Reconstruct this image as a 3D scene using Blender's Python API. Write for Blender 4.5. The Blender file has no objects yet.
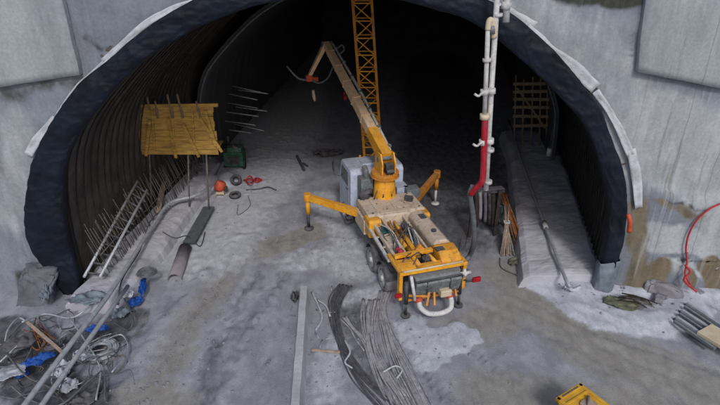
import bpy, bmesh, math, random
import numpy as np
from mathutils import Vector, Matrix, noise
random.seed(7); rs = np.random.RandomState(5)
S = bpy.context.scene; COL = S.collection
V = Vector; R = math.radians

# ---------------------------------------------------------------- camera + survey helpers
F, PITCH, CH, CD = 560.0, R(27), 11.7, 16.2
_s, _c = math.sin(PITCH), math.cos(PITCH)
def _ray(px, py):
    u = (px-360)/F; v = (py-202.5)/F
    return u, _c-v*_s, -(_s+v*_c)
def G(px, py, h=0.0):            # spot at height h above the ground
    u, y, z = _ray(px, py); t = (h-CH)/z
    return V((u*t, y*t-CD, h))
def at(px, py, Y):               # spot on the upright plane at depth Y
    u, y, z = _ray(px, py); t = (Y+CD)/y
    return V((u*t, Y, CH+z*t))

cam = bpy.data.cameras.new('camera'); co = bpy.data.objects.new('camera', cam); COL.objects.link(co)
co.location = (0, -CD, CH); co.rotation_euler = (R(90)-PITCH, 0, 0)
cam.sensor_width = 36; cam.lens = F/720*36; cam.clip_end = 1000; cam.clip_start = .1
S.camera = co

# ---------------------------------------------------------------- materials
def nodes(m):
    m.use_nodes = True; return m.node_tree.nodes, m.node_tree.links
def N(nt, t, **k):
    n = nt.new(t)
    for a, b in k.items(): setattr(n, a, b)
    return n
def mat(name, c1, c2=None, rough=.8, scale=3.0, bump=.15, metal=0.0, dust=0.0, dustcol=(.34,.33,.36), stretch=(1,1,1), bscale=None, contrast=(.35,.65), spec=.3, grime=0.0):
    m = bpy.data.materials.new(name); nt, L = nodes(m); nt.clear()
    out = N(nt,'ShaderNodeOutputMaterial'); b = N(nt,'ShaderNodeBsdfPrincipled'); L.new(b.outputs[0], out.inputs[0])
    b.inputs['Roughness'].default_value = rough; b.inputs['Metallic'].default_value = metal
    b.inputs['Specular IOR Level'].default_value = spec
    c2 = c2 or tuple(x*.72 for x in c1)
    tc = N(nt,'ShaderNodeTexCoord'); mp = N(nt,'ShaderNodeMapping'); L.new(tc.outputs['Object'], mp.inputs[0]); mp.inputs['Scale'].default_value = stretch
    n1 = N(nt,'ShaderNodeTexNoise'); n1.inputs['Scale'].default_value = scale; n1.inputs['Detail'].default_value = 8; n1.inputs['Roughness'].default_value = .62
    L.new(mp.outputs[0], n1.inputs['Vector'])
    r = N(nt,'ShaderNodeValToRGB'); L.new(n1.outputs['Fac'], r.inputs[0])
    r.color_ramp.elements[0].position = contrast[0]; r.color_ramp.elements[1].position = contrast[1]
    r.color_ramp.elements[0].color = (*c2,1); r.color_ramp.elements[1].color = (*c1,1)
    col = r.outputs[0]
    if dust > 0:
        g = N(nt,'ShaderNodeNewGeometry'); sx = N(nt,'ShaderNodeSeparateXYZ'); L.new(g.outputs['Normal'], sx.inputs[0])
        n2 = N(nt,'ShaderNodeTexNoise'); n2.inputs['Scale'].default_value = 4.5; n2.inputs['Detail'].default_value = 7; L.new(tc.outputs['Object'], n2.inputs['Vector'])
        a = N(nt,'ShaderNodeMath', operation='MULTIPLY_ADD'); L.new(sx.outputs['Z'], a.inputs[0]); a.inputs[1].default_value = .35; L.new(n2.outputs['Fac'], a.inputs[2])
        rr = N(nt,'ShaderNodeMapRange'); L.new(a.outputs[0], rr.inputs[0]); rr.inputs[1].default_value = .45; rr.inputs[2].default_value = .95; rr.inputs[4].default_value = dust
        mx = N(nt,'ShaderNodeMix', data_type='RGBA'); L.new(rr.outputs[0], mx.inputs[0]); L.new(col, mx.inputs[6]); mx.inputs[7].default_value = (*dustcol,1)
        col = mx.outputs[2]
    if grime > 0:
        n4 = N(nt,'ShaderNodeTexNoise'); n4.inputs['Scale'].default_value = 5.5; n4.inputs['Detail'].default_value = 12; n4.inputs['Roughness'].default_value = .72; n4.inputs['Distortion'].default_value = .6; L.new(tc.outputs['Object'], n4.inputs['Vector'])
        r4 = N(nt,'ShaderNodeMapRange'); L.new(n4.outputs['Fac'], r4.inputs[0]); r4.inputs[1].default_value = .52; r4.inputs[2].default_value = .66; r4.inputs[4].default_value = grime
        m4 = N(nt,'ShaderNodeMix', data_type='RGBA'); L.new(r4.outputs[0], m4.inputs[0]); L.new(col, m4.inputs[6]); m4.inputs[7].default_value = (.07,.055,.042,1); col = m4.outputs[2]
        n5 = N(nt,'ShaderNodeTexNoise'); n5.inputs['Scale'].default_value = 22; n5.inputs['Detail'].default_value = 4; L.new(tc.outputs['Object'], n5.inputs['Vector'])
        r5 = N(nt,'ShaderNodeMapRange'); L.new(n5.outputs['Fac'], r5.inputs[0]); r5.inputs[1].default_value = .62; r5.inputs[2].default_value = .68; r5.inputs[4].default_value = grime*1.3
        m5 = N(nt,'ShaderNodeMix', data_type='RGBA'); L.new(r5.outputs[0], m5.inputs[0]); L.new(col, m5.inputs[6]); m5.inputs[7].default_value = (.42,.41,.42,1); col = m5.outputs[2]
    L.new(col, b.inputs['Base Color'])
    if bump > 0:
        n3 = N(nt,'ShaderNodeTexNoise'); n3.inputs['Scale'].default_value = bscale or scale*4; n3.inputs['Detail'].default_value = 6
        L.new(mp.outputs[0], n3.inputs['Vector'])
        bp = N(nt,'ShaderNodeBump'); bp.inputs['Strength'].default_value = bump; bp.inputs['Distance'].default_value = .05
        L.new(n3.outputs['Fac'], bp.inputs['Height']); L.new(bp.outputs[0], b.inputs['Normal'])
    return m

M = dict(
 yellow = mat('yellow_paint', (.86,.41,.012), (.66,.27,.01), .42, 2.2, .06, dust=.16, dustcol=(.50,.40,.27), grime=0.5),
 orange = mat('orange_paint', (.72,.29,.012), (.48,.17,.01), .5, 3, .06, dust=.2, grime=0.5),
 cream = mat('cream_paint', (.66,.54,.41), (.50,.40,.30), .55, 2.5, .06, dust=.4, dustcol=(.56,.50,.46), grime=0.6),
 boom = mat('boom_paint', (.82,.58,.36), (.62,.42,.24), .55, 3, .06, dust=.3, grime=0.3),
 cabwhite = mat('cab_paint', (.56,.62,.76), (.40,.46,.60), .45, 2, .06, dust=.55, dustcol=(.37,.36,.43), grime=0.4),
 white = mat('white_pipe_paint', (.58,.58,.57), (.40,.40,.40), .5, 5, .08, dust=.1, grime=0.35),
 glass = mat('dark_glass', (.02,.025,.03), (.03,.035,.045), .12, 2, .0, spec=.6, dust=.25),
 dark = mat('dark_steel', (.045,.047,.052), (.02,.02,.024), .6, 6, .15, dust=.3),
 greysteel = mat('grey_steel', (.16,.19,.20), (.09,.105,.115), .55, 4, .1, dust=.3, grime=0.5),
 rubber = mat('rubber', (.03,.03,.032), (.015,.015,.017), .8, 8, .15, dust=.35),
 dustyrubber = mat('dusty_rubber', (.26,.25,.27), (.11,.11,.12), .9, 5, .2, dust=.5),
 greyhose = mat('grey_hose', (.11,.12,.14), (.07,.075,.09), .7, 8, .1, dust=.25),
 red = mat('red_paint', (.42,.012,.03), (.26,.008,.02), .5, 5, .08, dust=.15),
 redor = mat('orange_red_paint', (.60,.09,.03), (.38,.05,.02), .6, 5, .1, dust=.15),
 redhose = mat('red_hose', (.50,.03,.04), (.33,.02,.03), .6, 5, .05),
 lamp = mat('red_lamp', (.40,.01,.02), (.25,.008,.015), .25, 5, 0),
 green = mat('green_paint', (.012,.10,.055), (.008,.05,.03), .6, 4, .1, dust=.25),
 teal = mat('teal_cloth', (.05,.16,.20), (.02,.07,.10), .9, 8, .5),
 blue = mat('blue_tarpaulin', (.02,.10,.42), (.012,.05,.24), .55, 5, .4),
 membrane = mat('blue_black_membrane', (.0065,.012,.024), (.004,.006,.012), .58, 1.6, .45, bscale=6, spec=.25),
 greymem = mat('grey_tarpaulin', (.20,.24,.29), (.09,.115,.145), .6, 2, .5, bscale=5),
 geo = mat('white_geotextile', (.54,.57,.62), (.38,.40,.44), .9, 4, .3),
 concrete = mat('pale_concrete', (.50,.51,.54), (.36,.365,.39), .9, 1.4, .3, bscale=9),
 concretebench = mat('bench_concrete', (.50,.50,.565), (.37,.37,.42), .95, 1.2, .4, bscale=6, contrast=(.3,.7)),
 lining = mat('sprayed_concrete_lining', (.13,.113,.10), (.06,.053,.048), .95, 1.2, .9, bscale=7),
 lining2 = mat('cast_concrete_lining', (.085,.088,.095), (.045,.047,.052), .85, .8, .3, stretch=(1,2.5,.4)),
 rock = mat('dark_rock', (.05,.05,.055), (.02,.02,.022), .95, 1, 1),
 stone = mat('crushed_stone', (.27,.26,.30), (.18,.175,.20), .95, 2, .4),
 rib = mat('rusty_steel_rib', (.045,.036,.031), (.02,.016,.014), .85, 5, .3),
 rebar = mat('pale_dusty_rebar', (.17,.155,.145), (.08,.07,.065), .8, 8, .3),
 rust = mat('rusty_rod', (.30,.12,.04), (.14,.05,.02), .85, 8, .3),
 straw = mat('straw_coloured_rod', (.42,.34,.27), (.25,.19,.15), .9, 8, .3),
 timber = mat('yellow_shuttering_board', (.56,.34,.085), (.25,.14,.04), .75, 1.5, .2, stretch=(1,1,7)),
 timberpole = mat('timber_pole', (.27,.20,.13), (.15,.11,.07), .85, 6, .3),
 wood = mat('raw_wood', (.30,.22,.14), (.17,.12,.075), .85, 3, .2, stretch=(5,1,1)),
 creamboard = mat('cream_board', (.62,.54,.40), (.48,.40,.28), .7, 2, .1),
 greenboard = mat('dark_green_board', (.055,.085,.085), (.03,.05,.052), .6, 2, .1, dust=.25),
 pinkpipe = mat('dusty_pink_pipe', (.26,.235,.26), (.19,.17,.19), .8, 3, .2),
 strandgrey = mat('grey_strand', (.44,.43,.46), (.24,.23,.26), .85, 7, .3),
 stranddark = mat('dark_strand', (.13,.125,.15), (.06,.058,.075), .8, 7, .3),
 galv = mat('galvanised_pipe', (.50,.54,.58), (.32,.35,.385), .5, 5, .1, metal=.25, dust=.2),
 olive = mat('olive_tarpaulin', (.17,.175,.12), (.09,.095,.065), .85, 4, .4),
 bottom_yellow = mat('bright_yellow_paint', (.70,.40,.015), (.50,.26,.01), .45, 4, .05, dust=.1),
 brightwhite = mat('white_paint', (.68,.68,.66), (.45,.45,.44), .5, 6, .05, dust=.15, grime=0.35),
 grass = mat('hill_scrub', (.06,.08,.03), (.10,.085,.05), .95, .8, .6),
)

# ---------------------------------------------------------------- mesh builder
class MB:
    def __init__(s): s.v=[]; s.f=[]; s.sm=[]
    def add(s, vs, fs, smooth=False, mtx=None):
        o=len(s.v)
        for p in vs:
            p=V(p); s.v.append(mtx@p if mtx else p)
        for f in fs: s.f.append([i+o for i in f]); s.sm.append(smooth)
        return s
    def box(s, c, d, rot=None, taper=None):
        c=V(c); hx,hy,hz=[k/2 for k in d]
        vs=[]
        for z in (-1,1):
            for x,y in ((-1,-1),(1,-1),(1,1),(-1,1)):
                k = taper if (taper and z>0) else 1
                vs.append(V((x*hx*k,y*hy*k,z*hz)))
        m = Matrix.Translation(c) @ (rot.to_4x4() if rot else Matrix.Identity(4))
        return s.add(vs,[(3,2,1,0),(4,5,6,7),(0,1,5,4),(1,2,6,5),(2,3,7,6),(3,0,4,7)],False,m)
    def bar(s, p0, p1, w, h):       # rectangular bar between two points
        p0=V(p0); p1=V(p1); d=p1-p0; L=d.length
        q=d.to_track_quat('Y','Z').to_matrix()
        return s.box((p0+p1)/2,(w,L,h),q)
    def tube(s, pts, r, n=8, cap=True):
        pts=[V(p) for p in pts]; k=len(pts); rr = r if hasattr(r,'__len__') else [r]*k
        up=V((0,0,1)); d0=(pts[1]-pts[0]).normalized()
        if abs(d0.z)>.9: up=V((0,1,0))
        a=d0.cross(up).normalized(); vs=[]
        for i in range(k):
            d=(pts[min(i+1,k-1)]-pts[max(i-1,0)]).normalized()
            a=(a-d*a.dot(d)).normalized(); b=d.cross(a)
            for j in range(n):
                t=2*math.pi*j/n; vs.append(pts[i]+(a*math.cos(t)+b*math.sin(t))*rr[i])
        fs=[(i*n+j,i*n+(j+1)%n,(i+1)*n+(j+1)%n,(i+1)*n+j) for i in range(k-1) for j in range(n)]
        s.add(vs,fs,True)
        if cap:
            o=len(s.v)-len(vs)
            s.f.append([o+j for j in range(n)][::-1]); s.sm.append(False)
            s.f.append([o+(k-1)*n+j for j in range(n)]); s.sm.append(False)
        return s
    def prism(s, poly, a, b, axis='x'):  # poly in the other two coords
        n=len(poly)
        def mk(p,t):
            return V((t,p[0],p[1])) if axis=='x' else (V((p[0],t,p[1])) if axis=='y' else V((p[0],p[1],t)))
        vs=[mk(p,a) for p in poly]+[mk(p,b) for p in poly]
        fs=[tuple(range(n))[::-1],tuple(range(n,2*n))]+[(i,(i+1)%n,n+(i+1)%n,n+i) for i in range(n)]
        return s.add(vs,fs)
    def build(s, name, m, parent=None, bevel=0, solid=0):
        me=bpy.data.meshes.new(name); me.from_pydata([tuple(v) for v in s.v],[],s.f)
        me.polygons.foreach_set('use_smooth', s.sm); me.update()
        bm=bmesh.new(); bm.from_mesh(me); bmesh.ops.recalc_face_normals(bm, faces=bm.faces); bm.to_mesh(me); bm.free()
        me.materials.append(m); o=bpy.data.objects.new(name,me); COL.objects.link(o)
        if parent: o.parent=parent
        if bevel:
            b=o.modifiers.new('bevel','BEVEL'); b.width=bevel; b.segments=2; b.limit_method='ANGLE'
        if solid:
            b=o.modifiers.new('solid','SOLIDIFY'); b.thickness=solid; b.offset=0
        return o
def tag(o, label=None, cat=None, group=None, kind=None):
    if label: o['label']=label
    if cat: o['category']=cat
    if group: o['group']=group
    if kind: o['kind']=kind
    return o
def thing(name, label, cat, loc=(0,0,0), rz=0, group=None):
    o=bpy.data.objects.new(name,None); o.empty_display_size=.3; COL.objects.link(o)
    o.location=loc; o.rotation_euler=(0,0,rz); return tag(o,label,cat,group)
def smooth_line(pts, n=8):
    pts=[V(p) for p in pts]; P=[pts[0]*2-pts[1]]+pts+[pts[-1]*2-pts[-2]]; out=[]
    for i in range(1,len(P)-2):
        a,b,c,d=P[i-1:i+3]
        for k in range(n):
            t=k/n; out.append(.5*((2*b)+(c-a)*t+(2*a-5*b+4*c-d)*t*t+(3*b-a-3*c+d)*t**3))
    out.append(pts[-1]); return out
def resample(pts, n):
    L=[0]
    for a,b in zip(pts,pts[1:]): L.append(L[-1]+(b-a).length)
    out=[]; j=0
    for i in range(n):
        t=L[-1]*i/(n-1)
        while j<len(L)-2 and L[j+1]<t: j+=1
        k=(t-L[j])/max(1e-9,L[j+1]-L[j]); out.append(pts[j].lerp(pts[j+1],k))
    return out

# ---------------------------------------------------------------- tunnel profile (metres, portal plane)
INN=[(-9.72,-.3),(-9.73,1.2),(-9.71,2.02),(-9.58,3.26),(-9.18,4.79),(-8.41,5.97),(-6.46,7.83),(-4.78,8.85),(-3.45,9.38),(-2.34,9.66),(-.75,9.84),(.73,9.75),(1.9,9.5),(3.42,8.95),(5.71,7.16),(6.91,5.87),(7.96,3.62),(8.17,2.29),(8.22,1.03),(8.2,-.3)]
OUT=[(-10.15,-.3),(-10.75,1.0),(-11.05,2.3),(-10.57,3.97),(-9.75,5.55),(-8.25,7.3),(-7.1,8.1),(-5.77,9.05),(-3.95,9.85),(-2.3,10.25),(-.6,10.42),(1.4,10.25),(4.16,9.36),(6.68,7.12),(7.5,5.85),(8.42,4.0),(8.70,2.4),(8.72,1.03),(8.7,-.3)]
NP=220
inn=resample(smooth_line([(x,0,z) for x,z in INN],10),NP)
out=resample(smooth_line([(x,0,z) for x,z in OUT],10),NP)
SH=.12                                    # the bore runs slightly to the right
def nrm(i):
    d=(inn[min(i+1,NP-1)]-inn[max(i-1,0)]).normalized(); return V((-d.z,0,d.x))  # outward
def bore(off, Y, i):
    p=inn[i]+nrm(i)*off; return V((p.x+SH*Y+.075*min(max(Y,0),11)*min(max((p.x+.75)/9,0),1), Y, p.z))
def nz(p, s=1.0, seed=0): return noise.noise(V(p)*s+V((seed*17.3,seed*5.1,seed*9.7)))

# ---------------------------------------------------------------- paint strokes (stains, dust, mud and other tones on surfaces)
def seg_dist(X, Z, pts):
    d=np.full(X.shape,1e9)
    for a,b in zip(pts,pts[1:]):
        ax,ay=a; bx,by=b; vx,vy=bx-ax,by-ay; L=vx*vx+vy*vy+1e-9
        t=np.clip(((X-ax)*vx+(Z-ay)*vy)/L,0,1); d=np.minimum(d,np.hypot(X-ax-t*vx,Z-ay-t*vy))
    return d
def stroke(X, Z, pts, w, soft):
    return np.clip((w-seg_dist(X,Z,pts))/soft+.5,0,1)
def wob(X, Z, sc, seed, amp):     # smooth noise field on arrays
    o=np.empty(X.size); xf=X.ravel(); zf=Z.ravel()
    for i in range(X.size): o[i]=noise.noise(V((xf[i]*sc,zf[i]*sc,seed*7.7)))
    return o.reshape(X.shape)*amp

# ================================================================= GROUND
def axis(lo, hi, step, far, n):
    mid=np.arange(lo,hi+1e-6,step); t=np.linspace(0,1,n+1)[1:]**2.2
    return np.concatenate([(lo-(t*(far+lo)))[::-1], mid, hi+t*(far-hi)])
gx=axis(-13,13.5,.1,260,14); gy=axis(-8,17,.1,260,14)
X,Y=np.meshgrid(gx,gy,indexing='ij')
w1=wob(X,Y,.9,1,1); w2=wob(X,Y,3.1,2,1); w3=wob(X,Y,.35,3,1); w4=wob(X,Y,7,4,1)
def gp(*pp): return [tuple(G(*p)[:2]) for p in pp]
w5=wob(X,Y,2.2,9,1); w6=wob(X,Y,6,10,1)
Xw=X+.35*w1+.20*w2+.10*w4; Yw=Y+.35*w3+.22*w5+.10*w6
white=np.zeros_like(X); brown=np.zeros_like(X); darkc=np.zeros_like(X); zz=.03*w1+.018*w2+.012*w4
def W(ch, pts, w, soft, amt): 
    ch[:]=np.maximum(ch, amt*stroke(Xw,Yw,gp(*pts),w,soft))
# pale dust on the left, inside and out, and a paler floor deep in the bore
W(white,[(300,115),(270,165),(235,205),(205,250)],2.0,1.8,.75)
W(white,[(330,200),(350,235),(355,265)],1.0,.9,.60)
W(white,[(300,260),(345,255)],.8,.9,.55)
W(white,[(415,330),(440,345),(462,338)],.62,.18,1.0)
W(white,[(428,362),(440,352)],.42,.18,.9)
W(white,[(400,335),(425,322)],.3,.3,.6)
W(white,[(545,285),(600,315),(650,325),(690,312)],.75,.3,.95)
W(white,[(575,285),(665,290),(716,300)],.6,.5,.75)
W(white,[(330,390),(335,350)],.5,.4,.5)
W(white,[(260,290),(225,330)],.35,.4,.4)
W(white,[(540,160),(590,260)],1.6,1,.5)
W(white,[(310,95),(280,125),(265,140)],1.8,2,.6)  # paler floor deeper in, left of centre
W(white,[(390,285),(350,300)],.5,.6,.5)
W(white,[(535,175),(600,270)],1,1,.4)
# brown mud and wet patches
W(brown,[(225,275),(190,325),(140,410)],.45,1.1,.72)
W(brown,[(240,258),(290,240),(345,222)],.55,.5,1.0); W(darkc,[(250,250),(290,240),(330,230)],.2,.5,.35)
W(brown,[(215,225),(245,215)],.3,.5,.6)
W(brown,[(530,300),(600,350),(735,400)],1.1,1.6,.8)
W(brown,[(470,330),(520,300),(500,270)],.9,1.4,.75)
W(brown,[(500,400),(640,410)],1.0,1.2,.8)
W(brown,[(150,405),(120,470)],1,1,.8)
# dark: floor on the right inside the bore, tyre lanes, left pit, patches under clutter
W(darkc,[(440,60),(450,140),(455,190)],2.6,2.2,1.0)
W(darkc,[(430,190),(462,240)],1.1,1.8,.7)
W(darkc,[(258,280),(222,340),(200,410)],.45,.6,.42); W(darkc,[(300,262),(262,330),(255,410)],.12,.4,.3); W(white,[(240,290),(170,410)],.1,.3,.4); W(darkc,[(420,380),(470,410)],.3,.6,.3); W(darkc,[(478,250),(520,300),(600,350),(720,395)],.12,.5,.3); W(brown,[(100,345),(140,320)],.3,.4,.6)
W(darkc,[(175,315),(130,340)],.2,.3,.3)
W(darkc,[(345,290),(350,320),(375,370)],.5,.5,.5)
W(darkc,[(20,350),(60,350),(100,335),(120,322)],.8,.6,.8)
W(darkc,[(0,330),(50,400),(90,405)],.9,.6,.75)
W(darkc,[(262,165),(330,152)],.35,.5,.7)
W(darkc,[(475,190),(505,245)],.6,.5,.7)
W(darkc,[(560,290),(620,286)],.25,.3,.9)
W(darkc,[(640,310),(700,345)],.4,.5,.35)
# relief
def bump(pts,w,soft,h):
    global zz; zz=zz+h*stroke(Xw,Yw,gp(*pts),w,soft)
bump([(545,285),(600,312),(655,322),(690,312)],.6,.7,.16)
bump([(575,285),(665,290),(716,298)],.5,.6,.2)
bump([(415,330),(440,345),(462,338)],.5,.3,.035)
bump([(205,275),(165,330),(110,410)],.25,.35,.10)
bump([(255,285),(215,345),(195,410)],.3,.3,-.07)
bump([(285,285),(245,345),(230,410)],.18,.25,.06)
bump([(180,150),(205,165),(215,180)],.8,.9,.35)
bump([(20,350),(60,350),(110,330)],.7,.6,-.18)
bump([(480,195),(500,240)],.45,.5,.22)
zz=zz+.05*np.abs(w2)*(white>.4)
for tr_ in [((262,262),(215,330),(185,410)),((330,232),(290,262),(240,330),(215,410)),((345,222),(312,262),(275,330),(262,410)),((395,300),(400,340),(455,410)),((285,270),(245,335),(225,410)),((230,262),(180,330),(120,410)),((300,250),(270,300),(262,410)),((470,300),(560,340),(700,410)),((500,285),(600,335),(760,385)),((450,330),(500,375),(520,415))]:
    for o_ in (-.14,.0,.15):
        q=[(x+o_,y) for x,y in gp(*tr_)]; st_=stroke(X+.06*w2,Y,q,.035,.06); zz=zz-.04*st_+.015*stroke(X+.06*w2,Y,[(x+.075,y) for x,y in q],.02,.05); darkc=np.maximum(darkc,.50*stroke(X+.06*w2,Y,q,.035,.10)*(.55+.9*w1))
for (a,b,k) in [((250,250),(160,420),.05),((270,262),(200,420),.045),((520,285),(735,380),.035),((505,300),(720,400),.03),((545,290),(760,372),.03)]:
    zz=zz-k*stroke(X+.1*w1,Y+.1*w1,gp(a,b),.12,.1)
far=np.clip((np.hypot(X,Y)-30)/60,0,1); zz=zz*(1-far)
nx,ny=X.shape
vs=np.stack([X,Y,zz],-1).reshape(-1,3)
idx=np.arange(nx*ny).reshape(nx,ny)
fs=np.stack([idx[:-1,:-1],idx[1:,:-1],idx[1:,1:],idx[:-1,1:]],-1).reshape(-1,4)
def np_mesh(name, vs, fs, m, smooth=True):
    me=bpy.data.meshes.new(name); me.from_pydata(vs.tolist(),[],fs.tolist()); me.polygons.foreach_set('use_smooth',[smooth]*len(me.polygons)); me.materials.append(m)
    me.update(); o=bpy.data.objects.new(name,me); COL.objects.link(o); return o
def set_col(o, r,g,b):
    a=o.data.color_attributes.new('stain','FLOAT_COLOR','POINT')
    c=np.stack([r.ravel(),g.ravel(),b.ravel(),np.ones(r.size)],-1).astype(np.float32); a.data.foreach_set('color',c.ravel())
def zg(x,y):   # ground height at a spot
    i=int(np.clip(np.searchsorted(gx,x),0,nx-1)); j=int(np.clip(np.searchsorted(gy,y),0,ny-1)); return float(zz[i,j])

def stained(name, base, ba, chans, rough=.9, bump=.5, streak=None, noisescale=2.5, rlow=None, bd=.06, grain=26, drips=False):
    m=bpy.data.materials.new(name); nt,L=nodes(m); nt.clear()
    o=N(nt,'ShaderNodeOutputMaterial'); b=N(nt,'ShaderNodeBsdfPrincipled'); L.new(b.outputs[0],o.inputs[0])
    b.inputs['Roughness'].default_value=rough; b.inputs['Specular IOR Level'].default_value=.3
    tc=N(nt,'ShaderNodeTexCoord'); mp=N(nt,'ShaderNodeMapping'); L.new(tc.outputs['Object'],mp.inputs[0])
    if streak: mp.inputs['Scale'].default_value=streak
    def noi(sc,d=9,ro=.65,vec=None):
        n=N(nt,'ShaderNodeTexNoise'); n.inputs['Scale'].default_value=sc; n.inputs['Detail'].default_value=d; n.inputs['Roughness'].default_value=ro
        L.new((vec or mp).outputs[0] if vec is None else vec,n.inputs['Vector']); return n.outputs['Fac']
    r=N(nt,'ShaderNodeValToRGB'); L.new(noi(noisescale),r.inputs[0]); r.color_ramp.elements[0].position=.40; r.color_ramp.elements[1].position=.60
    r.color_ramp.elements[0].color=(*ba,1); r.color_ramp.elements[1].color=(*base,1); col=r.outputs[0]
    at_=N(nt,'ShaderNodeVertexColor'); at_.layer_name='stain'; sp=N(nt,'ShaderNodeSeparateColor'); L.new(at_.outputs[0],sp.inputs[0])
    fine=noi(noisescale*3.3); 
    for k,(ch,ca,cb) in enumerate(chans):
        rr=N(nt,'ShaderNodeValToRGB'); L.new(noi(noisescale*1.9+k),rr.inputs[0]); rr.color_ramp.elements[0].position=.38; rr.color_ramp.elements[1].position=.62
        rr.color_ramp.elements[0].color=(*cb,1); rr.color_ramp.elements[1].color=(*ca,1)
        # break the edge of the stain with noise
        a1=N(nt,'ShaderNodeMath',operation='MULTIPLY_ADD'); L.new(sp.outputs[ch],a1.inputs[0]); a1.inputs[1].default_value=1.35
        a0=N(nt,'ShaderNodeMath',operation='SUBTRACT'); L.new(fine,a0.inputs[0]); a0.inputs[1].default_value=.62; L.new(a0.outputs[0],a1.inputs[2])
        mr=N(nt,'ShaderNodeMapRange'); L.new(a1.outputs[0],mr.inputs[0]); mr.inputs[1].default_value=.05; mr.inputs[2].default_value=.75; mr.interpolation_type='SMOOTHSTEP'
        ml=N(nt,'ShaderNodeMath',operation='MULTIPLY'); L.new(mr.outputs[0],ml.inputs[0]); 
        mr2=N(nt,'ShaderNodeMapRange'); L.new(sp.outputs[ch],mr2.inputs[0]); mr2.inputs[2].default_value=.25; L.new(mr2.outputs[0],ml.inputs[1])
        mx=N(nt,'ShaderNodeMix',data_type='RGBA'); L.new(ml.outputs[0],mx.inputs[0]); L.new(col,mx.inputs[6]); L.new(rr.outputs[0],mx.inputs[7]); col=mx.outputs[2]
        if rlow and ch==rlow[0]:
            q=N(nt,'ShaderNodeMapRange'); L.new(ml.outputs[0],q.inputs[0]); q.inputs[3].default_value=rough; q.inputs[4].default_value=rlow[1]; L.new(q.outputs[0],b.inputs['Roughness'])
    if drips:
        for (sc,st,lo,hi,amt,cc,sd) in ((1.0,(3.2,1,.16),.56,.70,.55,(.42,.45,.47),3.1),(1.0,(4.5,1,.22),.60,.72,.6,(.13,.105,.075),7.7),(1.0,(2.4,1,.30),.58,.72,.5,(.10,.11,.13),12.3)):
            m2=N(nt,'ShaderNodeMapping'); L.new(tc.outputs['Object'],m2.inputs[0]); m2.inputs['Scale'].default_value=st; m2.inputs['Location'].default_value=(sd,sd*.3,sd*.7)
            nn=noi(sc,8,.6,m2.outputs[0]); q=N(nt,'ShaderNodeMapRange'); L.new(nn,q.inputs[0]); q.inputs[1].default_value=lo; q.inputs[2].default_value=hi; q.inputs[4].default_value=amt
            sx=N(nt,'ShaderNodeSeparateXYZ'); L.new(tc.outputs['Object'],sx.inputs[0]); q2=N(nt,'ShaderNodeMapRange'); L.new(sx.outputs['X'],q2.inputs[0]); q2.inputs[1].default_value=7.5; q2.inputs[2].default_value=9.5; q2.inputs[3].default_value=.4
            ml=N(nt,'ShaderNodeMath',operation='MULTIPLY'); L.new(q.outputs[0],ml.inputs[0]); L.new(q2.outputs[0],ml.inputs[1])
            mx=N(nt,'ShaderNodeMix',data_type='RGBA'); L.new(ml.outputs[0],mx.inputs[0]); L.new(col,mx.inputs[6]); mx.inputs[7].default_value=(*cc,1); col=mx.outputs[2]
        sx=N(nt,'ShaderNodeSeparateXYZ'); L.new(tc.outputs['Object'],sx.inputs[0])
        a_=N(nt,'ShaderNodeMath',operation='MULTIPLY_ADD'); L.new(noi(1.3,5,.6,tc.outputs['Object']),a_.inputs[0]); a_.inputs[1].default_value=.05; L.new(sx.outputs['X'],a_.inputs[2])
        b_=N(nt,'ShaderNodeMath',operation='PINGPONG'); L.new(a_.outputs[0],b_.inputs[0]); b_.inputs[1].default_value=.62
        q=N(nt,'ShaderNodeMapRange'); L.new(b_.outputs[0],q.inputs[0]); q.inputs[1].default_value=.0; q.inputs[2].default_value=.022; q.inputs[3].default_value=.55; q.inputs[4].default_value=0
        g1=N(nt,'ShaderNodeMath',operation='GREATER_THAN'); L.new(sx.outputs['X'],g1.inputs[0]); g1.inputs[1].default_value=8.95
        ml=N(nt,'ShaderNodeMath',operation='MULTIPLY'); L.new(q.outputs[0],ml.inputs[0]); L.new(g1.outputs[0],ml.inputs[1])
        mx=N(nt,'ShaderNodeMix',data_type='RGBA'); L.new(ml.outputs[0],mx.inputs[0]); L.new(col,mx.inputs[6]); mx.inputs[7].default_value=(.10,.10,.105,1); col=mx.outputs[2]
    # grain
    gn=noi(grain,6,.7,tc.outputs['Object']); g2=N(nt,'ShaderNodeMapRange'); L.new(gn,g2.inputs[0]); g2.inputs[1].default_value=.3; g2.inputs[2].default_value=.7; g2.inputs[3].default_value=.84; g2.inputs[4].default_value=1.13
    mm=N(nt,'ShaderNodeMix',data_type='RGBA',blend_type='MULTIPLY'); mm.inputs[0].default_value=1; L.new(col,mm.inputs[6]); L.new(g2.outputs[0],mm.inputs[7])
    L.new(mm.outputs[2],b.inputs['Base Color'])
    h=N(nt,'ShaderNodeMath',operation='ADD'); L.new(noi(noisescale*2.2,10,.7),h.inputs[0]); L.new(gn,h.inputs[1])
    bp=N(nt,'ShaderNodeBump'); bp.inputs['Strength'].default_value=bump; bp.inputs['Distance'].default_value=bd; L.new(h.outputs[0],bp.inputs['Height']); L.new(bp.outputs[0],b.inputs['Normal'])
    return m
M['ground']=stained('dusty_ground',(.365,.375,.43),(.265,.27,.325),[(1,(.33,.325,.305),(.25,.243,.225)),(2,(.15,.155,.18),(.075,.077,.09)),(0,(.54,.57,.63),(.42,.44,.50))],bump=.5,noisescale=1.5,streak=(1,.55,1))
ground=np_mesh('ground',vs,fs,M['ground']); set_col(ground,white,brown,darkc); tag(ground,kind='structure')

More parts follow.
